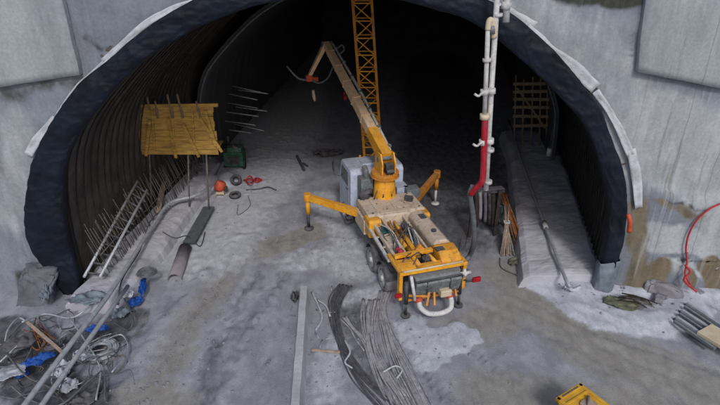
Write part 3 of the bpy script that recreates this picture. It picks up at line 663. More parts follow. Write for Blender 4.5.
# outriggers
def outrigger(s, e0, e1, foot_h, m):
    mb=MB(); e0=V(e0); e1=V(e1); boxbeam(mb,e0,e1,.24,.30,.20,.24,(e1-e0).cross(V((0,0,1))).normalized(),V((0,0,1)),4)
    mb.tube([e1+V((0,0,.16)),e1-V((0,0,.16))],.16,12); o=part(mb,'outrigger_arm',m)
    q=MB(); q.tube([e1-V((0,0,.1)),e1-V((0,0,.75))],.10,12); part(q,'jack_sleeve',m,o,bevel=0)
    q=MB(); q.tube([e1-V((0,0,.7)),V((e1.x,e1.y,.1))],.06,10); part(q,'jack_rod','brightwhite' if s>0 else 'dark',o,bevel=0)
    q=MB(); q.tube([(e1.x,e1.y,0.02),(e1.x,e1.y,.06),(e1.x,e1.y,.11)],[.2,.2,.10],14); part(q,'foot_pad','brightwhite' if s>0 else 'dark',o,bevel=0)
lf=loc(G(309,229)); rf=loc(G(435,204))
outrigger(-1,(-1.05,4.35,1.5),(lf.x,lf.y,1.5),0,'yellow'); outrigger(1,(1.05,4.5,1.5),(rf.x,rf.y,1.5),0,'orange')
# deck: outrigger housing and panels
mb=MB(); mb.prism([(3.25,1.15),(3.25,1.88),(3.4,1.95),(4.75,1.95),(4.85,1.85),(4.85,1.15)],-1.12,1.12); dk_=part(mb,'deck','cream',bevel=.03)
mb=MB(); mb.box((-.42,4.0,1.97),(.62,1.0,.03)); mb.box((.30,4.05,1.97),(.6,.9,.03)); mb.box((-.05,3.4,1.97),(1.2,.22,.04)); part(mb,'deck_hatch','cream',dk_,bevel=.006)
mb=MB()
for i in range(4): mb.box((.72+.06*i,4.35-.1*i,1.985),(.05,.30,.05),Matrix.Rotation(-.5,3,'Z'))
mb.box((.8,4.2,1.97),(.3,.5,.03),Matrix.Rotation(-.5,3,'Z'))
part(mb,'deck_grille','dark',dk_,bevel=0)
for s in (-1,1):
    mb=MB(); mb.prism([(2.95,1.2),(2.95,1.82),(3.02,1.9),(3.55,1.9),(3.62,1.8),(3.62,1.2)],s*.72,s*1.2); part(mb,'outrigger_housing','yellow',bevel=.05)
mb=MB(); mb.box((-1.17,4.1,1.35),(.12,1.2,.6)); part(mb,'side_locker','cream',bevel=.03)
# mid bay
mb=MB(); mb.box((0,2.0,1.10),(2.2,2.4,.06)); part(mb,'bay_floor','dark')
mb=MB(); mb.bar((-.98,.8,1.62),(-.98,3.3,1.70),.10,.16); mb.bar((-.60,.8,1.70),(-.62,3.3,1.78),.09,.10); part(mb,'side_rail','cream')
mb=MB(); mb.bar((.22,.9,1.68),(.22,3.3,1.76),.08,.08); part(mb,'centre_rail','cream')
for x in (-.36,-.14):
    mb=MB(); mb.tube([(x,.9,1.55),(x,2.6,1.58)],.085,12); mb.tube([(x,2.6,1.58),(x,3.25,1.6)],.05,10); mb.box((x,.95,1.55),(.2,.14,.2)); part(mb,'pumping_cylinder','yellow',bevel=0)
mb=MB(); mb.prism([(.42,1.3),(.42,1.78),(.55,1.95),(.92,1.95),(1.08,1.8),(1.08,1.3)],.95,3.2,'y'); tk=part(mb,'water_tank','cream',bevel=.05)
mb=MB(); mb.box((.75,2.7,1.97),(.22,.3,.04)); part(mb,'tank_hatch','dark',tk,bevel=.005); mb=MB(); mb.tube([(.72,1.6,1.95),(.72,1.6,2.02)],.09,14); part(mb,'tank_cap','dark',tk,bevel=.005)
mb=MB(); mb.box((.08,2.6,1.42),(.22,.5,.5)); mb.tube([(.05,1.9,1.45),(.05,2.3,1.45)],.16,12); mb.box((.1,1.45,1.4),(.26,.3,.35)); part(mb,'hydraulic_motor','dark')
for k in range(7):
    mb=MB(); a=V((random.uniform(-.1,.35),random.uniform(1.2,1.8),1.5)); b=V((random.uniform(-.05,.38),random.uniform(2.3,3.1),1.55)); c=(a+b)/2+V((random.uniform(-.15,.15),0,random.uniform(.15,.3)))
    mb.tube(smooth_line([a,c,b],6),.026,6); part(mb,'hydraulic_hose',('brightwhite','rubber','greyhose')[k%3],bevel=0)
mb=MB(); vs=[];
for i in range(9):
    for j in range(9):
        x=-.98+i*.06; y=2.45+j*.075; vs.append((x,y,1.62+.09*noise.noise(V((x*5,y*5,1)))+.04*noise.noise(V((x*14,y*14,3)))))
mb.add(vs,[(i*9+j,i*9+j+1,(i+1)*9+j+1,(i+1)*9+j) for i in range(8) for j in range(8)],True); part(mb,'teal_cover','teal',bevel=0,solid=.02)
mb=MB(); mb.box((-.75,1.95,1.45),(.34,.6,.4)); part(mb,'valve_box','cream',bevel=.03)
mb=MB(); mb.tube([(-.72,1.02,1.35),(-.72,1.02,1.75),(-.72,1.02,1.82)],[.12,.12,.05],14); part(mb,'red_canister','red',bevel=0); mb=MB(); mb.tube([(-.72,1.27,1.35),(-.72,1.27,1.68),(-.72,1.27,1.74)],[.1,.1,.04],14); part(mb,'red_canister','red',bevel=0)
# rear frame and hood
mb=MB(); mb.prism([(.0,1.5),(.05,1.66),(.35,1.72),(.62,1.70),(.62,1.45)],-1.10,-.52); part(mb,'rear_hood','yellow',bevel=.04)
mb=MB(); mb.prism([(-.02,1.52),(.05,1.74),(.35,1.92),(.75,1.95),(.98,1.80),(1.0,1.62),(1.0,1.45)],.34,1.06); part(mb,'rear_hood','yellow',bevel=.06)
mb=MB(); mb.tube([(-.40,.1,1.62),(-.40,1.2,1.70)],.09,10); part(mb,'slewing_tube','yellow',bevel=0)
mb=MB(); mb.tube([(.18,.15,1.66),(.05,1.1,1.72)],.07,10); part(mb,'slewing_tube','yellow',bevel=0)
mb=MB(); mb.bar((-1.05,.75,1.74),(.3,.75,1.78),.16,.12); part(mb,'cross_member','yellow')
mb=MB(); mb.bar((-.52,.12,1.60),(.34,.12,1.62),.20,.16); part(mb,'cross_member','yellow')
mb=MB(); mb.prism([(-.3,1.75),(.1,1.75),(-.1,2.02)],.82,.92,'y'); part(mb,'lifting_bracket','orange')
for (a,b,c_) in (((-.6,.2,1.68),(-.3,.45,1.88),(-.1,.7,1.7)),((-.2,.2,1.66),(0,.4,1.86),(.3,.6,1.75)),((.0,.9,1.6),(-.3,.6,1.85),(-.7,.5,1.7)),((-.9,.4,1.72),(-.6,.6,1.84),(-.2,.95,1.66))):
    mb=MB(); mb.tube(smooth_line([a,b,c_],6),.022,6); part(mb,'rear_hose','rubber',bevel=0)
rq=random.Random(3)
for k in range(16):
    mb=MB(); q=V((rq.uniform(-.85,.36),rq.uniform(1.1,3.1),rq.uniform(1.35,1.55)))
    if -.5<q.x<-.05: q.z=1.3
    if k%3: mb.box(q,(rq.uniform(.08,.2),rq.uniform(.1,.25),rq.uniform(.1,.25)))
    else: mb.tube([q,q+V((0,0,rq.uniform(.1,.25)))],rq.uniform(.04,.08),10)
    part(mb,'valve_unit',('greysteel','dark','brightwhite','rubber','cabwhite')[k%5],bevel=.01)
mb=MB(); mb.bar((-1.16,.9,1.50),(-1.16,3.4,1.58),.10,.10); part(mb,'side_rail','brightwhite')
for y in (.95,1.7,2.4,3.2):
    mb=MB(); mb.bar((-1.1,y,1.55),(-.6,y,1.62),.06,.05); part(mb,'rail_bracket','cream')
mb=MB(); mb.box((0,-.1,1.62),(2.36,.10,.12)); 
for s in (-1,1): mb.box((s*1.12,-.02,1.1),(.12,.2,1.0)); mb.box((s*1.12,.5,1.62),(.12,1.2,.12))
part(mb,'rear_frame','yellow',bevel=.015)
mb=MB(); mb.tube([(-1.05,-.13,1.7),(1.0,-.13,1.72)],.035,8); part(mb,'grab_rail','creamboard',bevel=0)
mb=MB(); mb.tube([(-.05,.42,1.58),(-.05,.42,1.74)],.15,16); part(mb,'agitator_motor','dark'); mb=MB(); mb.box((.45,.5,1.93),(.3,.22,.06)); part(mb,'hood_hatch','dark')
mb=MB(); mb.prism([(-.30,1.50),(-.48,1.32),(-.30,.78),(.3,.70),(.35,1.50)],-.72,.86); hp=part(mb,'hopper','greysteel',bevel=.03)
mb=MB(); mb.box((.07,-.42,1.42),(1.62,.07,.07),Matrix.Rotation(.0,3,'X')); mb.box((-.35,-.45,1.15),(.03,.05,.5)); mb.box((.45,-.45,1.15),(.03,.05,.5)); mb.tube([(-.5,-.5,1.2),(-.2,-.52,1.2)],.02,6); part(mb,'hopper_lip','dark',hp)
mb=MB(); mb.tube([(-.86,-.30,1.62),(-.74,-.42,.75)],.055,10); part(mb,'white_strut','brightwhite',bevel=0)
mb=MB(); mb.tube(smooth_line([(-.62,-.42,.72),(-.60,-.62,.55),(-.38,-.80,.42),(0,-.86,.40),(.35,-.78,.45),(.48,-.55,.60),(.45,-.38,.75)],6),.085,12); ub=part(mb,'u_bend_pipe','brightwhite',bevel=0)
mb=MB(); mb.tube([(-.62,-.38,.78),(-.61,-.47,.68)],.13,12); part(mb,'pipe_clamp','redor',ub,bevel=0); mb=MB(); mb.tube([(.46,-.4,.74),(.47,-.5,.64)],.12,12); part(mb,'pipe_clamp','redor',ub,bevel=0)
mb=MB(); mb.box((.30,-.42,.86),(.38,.26,.24)); part(mb,'valve_cover','creamboard',bevel=.03)
mb=MB(); 
for a,b in [((-.9,-.2,.62),(.9,-.2,.62)),((-.2,-.3,.9),(-.35,-.5,.5)),((-.05,-.35,.88),(-.1,-.55,.5)),((.8,-.1,.9),(.7,-.45,.62)),((-.9,-.25,.85),(-.3,-.4,.80))]: mb.bar(a,b,.07,.07)
part(mb,'linkage','orange',bevel=.01)
for s in (-1,1):
    mb=MB(); mb.tube([(s*.95,-.15,1.3),(s*.95,-.2,.5)],.07,10); mb.tube([(s*.95,-.2,.5),(s*.95,-.2,.06)],.045,8); mb.tube([(s*.95,-.2,.0),(s*.95,-.2,.06)],.16,12); part(mb,'rear_jack','dark',bevel=0)
mb=MB(); mb.tube([(1.1,-.1,.95),(1.45,-.22,.95)],.035,8); mb.tube([(1.1,0,.8),(1.4,-.2,.9)],.025,6); part(mb,'lamp_arm','dark',bevel=0)
mb=MB(); mb.box((1.52,-.24,.98),(.30,.10,.18)); part(mb,'tail_lamp','lamp',bevel=.03)
mb=MB(); mb.tube([(-1.1,-.1,.85),(-1.25,-.15,.85)],.03,6); mb.box((-1.22,-.18,.86),(.24,.08,.14)); part(mb,'tail_lamp','lamp',bevel=.03)
mb=MB(); mb.tube(smooth_line([(1.12,.45,1.7),(1.16,.42,2.2),(1.22,.42,2.42),(1.34,.42,2.40),(1.36,.42,2.1),(1.30,.42,1.85),(1.12,.45,1.72)],4),.02,6); part(mb,'hoop_handle','rubber',bevel=0)
port=V((1.02,-.28,1.36))
mb=MB(); mb.tube([port-V((.2,0,0)),port+V((.22,0,0))],.06,10); mb.tube([port-V((0,0,.16)),port+V((0,0,.16))],.05,10); mb.tube([port+V((0,.16,0)),port-V((0,.1,0))],.05,10); part(mb,'outlet_cross','brightwhite',bevel=0)
mb=MB(); 
for k in range(9):
    x=random.uniform(-.9,.9); mb.tube(smooth_line([(x,-.1,1.45),(x+random.uniform(-.2,.2),-.3,1.0),(x+random.uniform(-.3,.3),-.35,.6)],4),.018,5)
part(mb,'cable_loom','rubber',bevel=0)

rq=random.Random(8)
for k in range(9):
    a=V((rq.uniform(-1.05,-.6),rq.uniform(1.0,1.6),rq.uniform(1.5,1.7))); b=V((rq.uniform(-1.0,.2),rq.uniform(2.4,3.3),rq.uniform(1.6,1.85))); c=(a+b)/2+V((rq.uniform(-.15,.15),0,rq.uniform(.05,.22)))
    mb=MB(); mb.tube(smooth_line([a,c,b],6),rq.uniform(.014,.028),6); part(mb,'hydraulic_hose',('rubber','brightwhite','rubber','teal')[k%4],bevel=0)
for k in range(6):
    mb=MB(); y=3.5+.22*k; mb.box((-1.135,y,1.5),(.012,.14,.36)); part(mb,'side_vent','dark',bevel=0)
for x,y in ((-.9,3.45),(-.3,3.6),(.35,3.55),(.95,3.5),(-.9,4.6),(.2,4.6),(.9,4.65),(-.55,4.1),(.5,3.9)):
    mb=MB(); mb.tube([(x,y,1.93),(x,y,1.985)],.035,8); part(mb,'deck_bolt','dark',bevel=0)
for k in range(3):
    mb=MB(); mb.tube(smooth_line([V((-.5+.3*k,4.55,1.98)),V((-.55+.35*k,4.3,2.15)),V((-.3+.2*k,4.62,2.35)),V((-.1+.1*k,4.45,2.7))],6),.022,6); part(mb,'turret_hose','rubber',bevel=0)
mb=MB(); mb.box((0,5.61,2.2),(1.3,.015,.5)); part(mb,'rear_window','glass',bevel=0)
# grey hose from outlet to riser
fw=Matrix.Translation((2.35,-1.0,0))@Matrix.Rotation(R(17),4,'Z')
hp0=fw@port; 
mb=MB(); mb.tube(smooth_line([hp0+V((.15,.02,0)),G(462,266,1.25),G(470,255,1.4),at(474,240,-.6),at(473,215,-.75),at(470,194,-.85),at(473,186,-.9)],8),.085,10)
tag(mb.build('rubber_hose',M['greyhose']),'thick grey rubber hose curving from the rear of the pump up to the red pipe','hose')

# ================================================================= RISER PIPES (hung from above)
T2=thing('riser_pipe','tall white double pipe with a red lower length hanging in front of the arch','pipe',at(486,190,-1))
def rp(mb,name,m): 
    mb.v=[v-V(T2.location) for v in mb.v]; return mb.build(name,M[m],T2)
mb=MB(); mb.tube([at(499,-40,-1.0),at(497,0,-1.0),at(491,95,-1.0),at(486,190,-1.0)],.078,12); rp(mb,'white_pipe','brightwhite')
mb=MB(); mb.tube([at(508,-40,-.9),at(507,0,-.95),at(506,22,-.95)],.09,12); mb.tube([at(505,9,-.95),at(507,2,-.95)],.13,12); rp(mb,'short_upper_pipe','white')
mb=MB(); mb.tube(smooth_line([at(494,38,-1.05),at(493,24,-1.05),at(491,20,-1.08),at(489,22,-1.1),at(488,30,-1.1)],5),.08,10); rp(mb,'elbow','creamboard')
mb=MB(); mb.tube([at(488,30,-1.1),at(484.5,118,-1.1)],.065,10); rp(mb,'thin_white_pipe','white')
mb=MB(); mb.tube([at(492,26,-1.1),at(492.5,34,-1.15)],.07,8); rp(mb,'hook_weight','greysteel')
mb=MB(); mb.tube(smooth_line([at(485,116,-1.12),at(484,150,-1.12),at(483,175,-1.12),at(481,183,-1.1),at(475,189,-1.0),at(471,194,-.9)],6),.092,12); rp(mb,'red_pipe','red')
for (x,y) in ((485.5,92),(484,142)):
    mb=MB(); 
    for q in ((x-1,y),(x+6,y-1)): mb.tube([at(q[0],q[1]-2.5,-1.1),at(q[0],q[1]+2.5,-1.1)],.115,12)
    mb.bar(at(x-1,y,-1.1),at(x+6,y-1,-1.1),.06,.06)
    mb.tube(smooth_line([at(x+5,y,-1.1),at(x-3,y+1,-1.22),at(x-7,y+4,-1.2),at(x-11,y+2,-1.2)],4),.035,6); rp(mb,'pipe_clamp','brightwhite')
mb=MB(); mb.tube([at(484.8,114,-1.12),at(484.6,119,-1.12)],.135,12); rp(mb,'coupling','creamboard')
for (x,y) in ((487,60),(497,15),(489,150),(487,182)):
    mb=MB(); mb.tube([at(x+1.2 if y!=60 else x,y-1.5,-1.0 if y!=60 else -1.1),at(x+1.2 if y!=60 else x,y+1.5,-1.0 if y!=60 else -1.1)],.12,12); rp(mb,'coupling','white')

# ================================================================= LATTICE MAST
T3=thing('lattice_mast','yellow steel lattice mast standing behind the truck in the dark bore','mast',at(373,158,10))
b0=at(373,158,10); t0=at(361,-16,10); w=.42
cor=[(-w,-w),(w,-w),(w,w),(-w,w)]
def lp_(t,k): p=b0.lerp(t0,t); return V((p.x+cor[k][0],p.y+cor[k][1],p.z))-b0
for k in range(4):
    mb=MB(); mb.bar(lp_(0,k),lp_(1,k),.11,.11); mb.build('chord',M['orange'],T3)
nb=11
for s in range(4):
    for i in range(nb):
        mb=MB(); a=lp_(i/nb,s); b=lp_((i+1)/nb,(s+1)%4); 
        if i%2: a=lp_(i/nb,(s+1)%4); b=lp_((i+1)/nb,s)
        mb.bar(a,b,.05,.05); mb.bar(lp_(i/nb,s),lp_(i/nb,(s+1)%4),.05,.05); mb.build('brace',M['yellow'],T3)
mb=MB(); mb.box((0,0,-b0.z+.12-0),(1.6,1.6,.26)); mb.box((0,0,-b0.z/2),(1.0,1.0,b0.z)); mb.build('mast_base',M['dark'],T3,bevel=.03)

# ================================================================= TIMBER PLATFORM
TY=5.8
T4=thing('timber_platform','raised yellow-brown timber formwork panel on poles at the left of the bore','formwork',(at(178,150,TY).x,TY,0))
o4=V(T4.location)
for k in range(10):
    y0=152-k*4.75; mb=MB(); a=at(141-k*.45+random.uniform(-1,1),y0,TY); b=at(219-k*.5+random.uniform(-2.5,1.5),y0-random.uniform(-.6,.6),TY)
    mb.bar(a-o4,b-o4,.035+.012*random.random(),.215); mb.build('board',M['timber'],T4,bevel=.006)
for x in (158,178,198):
    mb=MB(); mb.bar(at(x,104,TY+.08)-o4,at(x+3,154,TY+.08)-o4,.08,.08); mb.build('batten',M['timber'],T4)
    mb=MB(); mb.bar(at(x-6,108,TY-.06)-o4,at(x-3,150,TY-.06)-o4,.05,.07); mb.build('batten',M['timber'],T4)
for (xt,yt,xb,yb) in ((137,83,141,110),(143,81,150,110),(155,101,158,118),(167,94,173,118),(177,94,183,118),(196,101,200,118)):
    mb=MB(); mb.tube([at(xt,yt,TY-.1)-o4,at(xb,yb,TY-.1)-o4],.045,8); mb.build('upright_pole',M['timberpole'],T4)
for (xt,yt,xb,yb) in ((149,148,146,180),(188,148,185,184),(206,148,204,176)):
    a=at(xt,yt,TY+.05); b=at(xb,yb,TY-.2); b.z=.1; mb=MB(); mb.tube([a-o4,b-o4],.04,8); mb.build('leg_pole',M['rebar'],T4)
for (x0,y0,x1,y1) in ((196,112,222,152),(150,120,146,156),(168,118,176,158),(205,110,216,146),(183,124,199,157)):
    mb=MB(); mb.bar(at(x0,y0,TY-.1)-o4,at(x1,y1,TY-.13)-o4,.05,.12); mb.build('loose_board',M['timber'],T4)
mb=MB(); mb.bar(at(137,106,TY-.08)-o4,at(218,105,TY-.08)-o4,.08,.14); mb.build('top_rail',M['timber'],T4)
mb=MB(); mb.box(V((o4.x,TY+.55,at(178,150,TY).z-.02))-o4,(3.3,1.1,.05)); mb.build('walkway_deck',M['timber'],T4)

# dim scaffold on the right
RY=12.5
T5=thing('timber_scaffold','dim brown timber scaffold frame in the shade at the far right of the bore','scaffold',at(531,150,RY)*1.0)
o5=V(T5.location)
for x in (516,524,533,541,548): mb=MB(); mb.tube([at(x,76+random.uniform(-3,4),RY)-o5,at(x-2,150,RY)-o5],.05,7); mb.build('upright_pole',M['timberpole'],T5)
for y in (84,92,99,107,116,126): mb=MB(); mb.bar(at(513,y,RY-.08)-o5,at(549,y+random.uniform(-1,1),RY-.08)-o5,.04,.16); mb.build('board',M['wood'],T5)
mb=MB(); mb.bar(at(517,88,RY-.04)-o5,at(545,128,RY-.04)-o5,.04,.1); mb.build('diagonal_brace',M['wood'],T5)
mb=MB(); p=at(549,152,9); mb.tube([p-V((0,0,.2)),p+V((0,0,.2))],.11,12); pl=mb.build('lamp_can',M['geo']); tag(pl,'small white can hanging on a cord beside the right bench','can')
q=MB(); q.tube([p+V((0,0,.2)),at(553,128,9)],.012,5); q.build('cord',M['greyhose'],pl)

# starter bars sticking out of the cast lining
mb=MB(); mb.tube([(0,0,0),(1.75,-.5,-.12)],.03,6); s0=mb.build('starter_bar',M['rebar'])
s0.data.materials[0]=M['galv']
sp=[(232,86),(229,94),(228,103),(226,112),(225,121),(222,129),(238,90),(236,107),(234,124)]
for k,(x,y) in enumerate(sp):
    o=s0 if k==0 else s0.copy()
    if k: COL.objects.link(o)
    o.location=at(x,y,13.6+(k%3)*.5); o.rotation_euler=(0,random.uniform(-.05,.05),random.uniform(-.1,.1)); o.scale=(random.uniform(.8,1.1),1,1)
    tag(o,'pale steel bar sticking out from the left lining behind the timber panel','steel bar','bars sticking out of the left lining')

# ================================================================= LEFT SIDE CLUTTER
def line(pts, r, name, m, label, cat, n=7, sm=8, **k):
    mb=MB(); mb.tube(smooth_line(pts,sm),r,n); return tag(mb.build(name,M[m]),label,cat,**k)
B=.62
line([G(240,140,.4),G(222,165,.4),G(215,182,.55),G(203,192,.75),G(190,197,.8),G(170,203,.8),G(155,222,.8),G(112,290,.9),G(70,345,1.0),G(24,406,.9),G(5,436,.8)],.075,'long_pipe','galv','long pale pipe bending off the left bench and running to the bottom left corner','pipe')
line([G(128,286,.75),G(85,345,.85),G(42,405,.75),G(22,436,.7)],.07,'short_pipe','galv','straight pale pipe lying just right of the long pale pipe, lower left','pipe',sm=2)
# ladder-like rail pair
T6=thing('steel_ladder','two pale steel rails with dark rungs lying along the left bench','ladder',G(100,262,.7)); o6=V(T6.location)
A0,A1=at(137,182,4.3),G(84,277,.75); B0,B1=at(147,190,4.0),G(100,277,.75)
for a,b in ((A0,A1),(B0,B1)): mb=MB(); mb.tube([a-o6,b-o6],.05,8); mb.build('rail',M['galv'],T6)
for k in range(11): t=.04+k*.092; mb=MB(); mb.tube([A0.lerp(A1,t)-o6,B0.lerp(B1,t)-o6+V((.15,0,-.1))],.04,6); mb.build('rung',M['dark'],T6)
# boards on the bench's foot
T7=MB(); a=G(209,207,.22); b=G(189,243,.2); T7.bar(a,b,.50,.06); tag(T7.build('green_board',M['greenboard'],bevel=.01),'dark green board lying on the dust beside the left bench','board')
mb=MB(); a=G(185,246,.2); b=G(174,277,.2); n=12
vs=[]; ax=(b-a).normalized(); sd=ax.cross(V((0,0,1))).normalized()
for p in (a,b):
    for k in range(n+1): t=math.pi*k/n; vs.append(p+sd*math.cos(t)*.24+V((0,0,math.sin(t)*.24-.12)))
mb.add(vs,[(k,k+1,n+2+k,n+1+k) for k in range(n)],True); tag(mb.build('half_pipe',M['pinkpipe'],solid=.025),'dusty pink half pipe lying below the dark green board','half pipe')
line([G(163,232,.7),G(175,238,.7),G(188,236,.4),G(200,246,.1),G(205,232,.1)],.02,'thin_cable','rubber','thin dark cable sagging across the left bench to the green board','cable')
line([G(168,204,.8),G(150,222,.75),G(140,250,.7),G(122,280,.7),G(118,305,.3)],.025,'black_cable','rubber','black cable running beside the long pipe on the left bench','cable')
mb=MB(); mb.bar(G(168,160,.7),G(158,212,.7),.22,.08); tag(mb.build('pale_plank',M['straw'],bevel=.01),'pale plank lying on the left bench under the timber panel','plank')
def coil(c, r, turns, tr, m, label, tilt=0, h=.0, wob_=.12):
    pts=[]; k0=random.random()*9
    for k in range(int(turns*18)):
        t=k/18*2*math.pi; rr=r*(.62+.38*noise.noise(V((k*.03,k0,0)))+.3*math.sin(k*.17)*wob_)
        pts.append(c+V((rr*math.cos(t)+.04*noise.noise(V((k*.2,1,k0))),rr*math.sin(t)*.95,h+.12*abs(noise.noise(V((k*.11,2,k0))))+tilt*rr*math.sin(t))))
    mb=MB(); mb.tube(pts,tr,6); return tag(mb.build('hose_coil',M[m]),label,'hose coil')
coil(G(100,350,.12),.62,15,.026,'galv','big tangled coil of pale grey hose at the lower left beside the two pipes')
coil(G(147,273,.66),.42,10,.02,'greyhose','small flat coil of grey hose at the end of the left bench')
def cloth(c, sx, sy, hgt, m, label, cat, name, rot=0, seed=0, n=26, solid=.012):
    mb=MB(); vs=[]; fs_=[]; keep={}
    for i in range(n+1):
        for j in range(n+1):
            u=i/n*2-1; v=j/n*2-1; p=V((u*sx,v*sy,0)); p.rotate(Matrix.Rotation(rot,3,'Z'))
            q=V((u*1.6,v*1.6,seed)); e=hgt*(.25+abs(noise.noise(q*1.2))*1.2+.55*abs(noise.noise(q*3.1)))
            edge=max(abs(u),abs(v)); e*=1-.7*edge**3
            x=c.x+p.x+.18*sx*noise.noise(q+V((9,0,0))); y=c.y+p.y+.18*sy*noise.noise(q+V((0,9,0)))
            keep[i,j]=math.hypot(u,v)<.88+.25*noise.noise(V((math.atan2(v,u)*1.3,seed,2))); vs.append(V((x,y,c.z+e)))
    for i in range(n):
        for j in range(n):
            if keep[i,j] and keep[i+1,j] and keep[i,j+1] and keep[i+1,j+1]: fs_.append((i*(n+1)+j,(i+1)*(n+1)+j,(i+1)*(n+1)+j+1,i*(n+1)+j+1))
    used=sorted({k for f in fs_ for k in f}); mp={k:i for i,k in enumerate(used)}
    mb.add([vs[k] for k in used],[tuple(mp[k] for k in f) for f in fs_],True)
    return tag(mb.build(name,M[m],solid=solid),label,cat)
cloth(G(143,288,.25),.16,.62,.18,'blue','narrow blue sheet hanging over the end of the left bench','tarpaulin','blue_sheet',.25,1)
cloth(G(136,303,.08),.28,.35,.16,'blue','small blue sheet on the ground below the bench end','tarpaulin','blue_sheet',.1,2)
cloth(G(98,331,.15),.42,.16,.18,'blue','crumpled blue sheet tucked behind the big hose coil','tarpaulin','blue_sheet',.2,3)
cloth(G(40,363,.15),.50,.24,.28,'blue','bright blue sheet in the clutter left of the two pipes','tarpaulin','blue_sheet',.75,4)
cloth(G(22,376,.05),.24,.18,.16,'blue','small scrap of blue sheet at the lower left corner','tarpaulin','blue_sheet',.5,5)
cloth(G(62,372,.10),.32,.42,.26,'geo','crumpled white sheeting between the two pale pipes, lower left','sheet','white_rag',.5,6)
cloth(G(70,388,.08),.3,.3,.22,'geo','crumpled white sack right of the pipes at the lower left','sack','white_sack',.2,7)
cloth(G(88,300,.55),.75,.40,.22,'greymem','pale grey sheet draped over the front end of the left bench','sheet','grey_sheet',.1,8)
cloth(G(122,315,.1),.4,.3,.25,'greymem','grey crumpled sheet on the ground under the bench end','sheet','grey_sheet',.6,9)
cloth(G(18,345,.3),.6,.5,.2,'dark','black sheeting in the pit at the left foot of the wall','sheet','black_sheet',.6,10)
cloth(G(85,400,.05),.5,.35,.2,'dark','dark sheeting below the big hose coil','sheet','black_sheet',.6,11)
cloth(G(12,372,.3),.45,.35,.05,'galv','pale flat metal sheet at the bottom left corner','metal sheet','metal_sheet',.2,12,solid=.02)
for k,(pp,r,m,lab) in enumerate([
  ([(0,362),(18,345),(30,330),(20,318),(8,330),(4,350)],.028,'galv','pale hose looped at the left edge under the wall'),
  ([(0,367),(20,366),(30,352),(33,335),(26,322)],.026,'greyhose','grey hose bending round the loop at the left edge'),
  ([(22,322),(45,314),(70,318),(88,308),(108,290)],.03,'galv','pale hose arching over the footing block to the pipes'),
  ([(10,385),(30,400),(60,405),(90,380),(104,372),(105,400)],.026,'greyhose','grey hose curling below the big coil'),
  ([(36,318),(30,340),(38,350),(48,338),(40,322)],.02,'rust','thin brown looped cable beside the wooden stick'),
  ([(118,283),(125,300),(133,318),(128,330),(112,322)],.022,'rubber','black hose looping by the blue sheet on the bench end'),
  ([(70,318),(86,342),(100,368),(96,400)],.024,'galv','pale hose dropping past the big coil'),
  ([(5,352),(26,376),(50,388),(72,410)],.022,'rebar','pale bent rod crossing the blue sheet at lower left'),
  ([(112,372),(128,352),(122,335),(104,340)],.024,'galv','pale hose end curling right of the big coil'),
 ]): line([G(x,y,.28+.12*math.sin(i*2+k)) for i,(x,y) in enumerate(pp)],r,'loose_hose' if m!='rebar' else 'bent_rod',m,lab,'hose' if m!='rebar' else 'rod')
for k in range(7):
    a=G(30+random.uniform(-8,14),322+random.uniform(-4,10),.45); b=a+V((random.uniform(.2,.9),random.uniform(-.9,.1),-.2))
    mb=MB(); mb.tube([a,b],.018,5); tag(mb.build('scrap_rod',M['rust']),'short rusty rod in the scrap below the left footing block','rod','rusty rods in the left scrap')
mb=MB(); mb.bar(G(27,322,.55),G(62,352,.35),.09,.07); tag(mb.build('wooden_stick',M['straw'],bevel=.01),'pale wooden stick lying across the clutter at the left','stick')

rc=random.Random(12)
cl_m=('greyhose','greyhose','rubber','stranddark','strandgrey','rebar')
for k in range(30):
    cx_,cy_=rc.uniform(2,118),rc.uniform(318,392)
    if cx_<20: cy_=rc.uniform(335,400)
    a0=rc.uniform(0,6.28); rr=rc.uniform(.25,.8); pts=[]; c=G(cx_,cy_,.1)
    for i in range(rc.choice((5,7,9))):
        a=a0+i*rc.uniform(.5,.9); q=c+V((rr*math.cos(a),rr*.8*math.sin(a),0))+V((rc.uniform(-.1,.1),rc.uniform(-.1,.1),0)); q.z=zg(q.x,q.y)+.06+rc.uniform(0,.35); pts.append(q)
    mb=MB(); mb.tube(smooth_line(pts,7),rc.uniform(.010,.019),6); tag(mb.build('tangled_hose',M[cl_m[k%6]]),'thin hose or cable looping through the tangle at the lower left','hose','tangled hoses at the lower left')
cloth(G(128,296,.3),.3,.22,.2,'geo','dusty white sheet end hanging off the front of the left bench','sheet','white_rag',.3,51)
cloth(G(82,358,.05),.25,.3,.2,'geo','white crumpled scrap just above the big hose coil and the pipes','sheet','white_rag',.9,52)
cloth(G(48,300,.3),.25,.4,.5,'greymem','dark grey sheet bunched at the left foot of the arch','sheet','grey_sheet',.2,53)
coil(G(52,345,.2),.38,7,.022,'greyhose','small dark hose coil left of the two pale pipes')
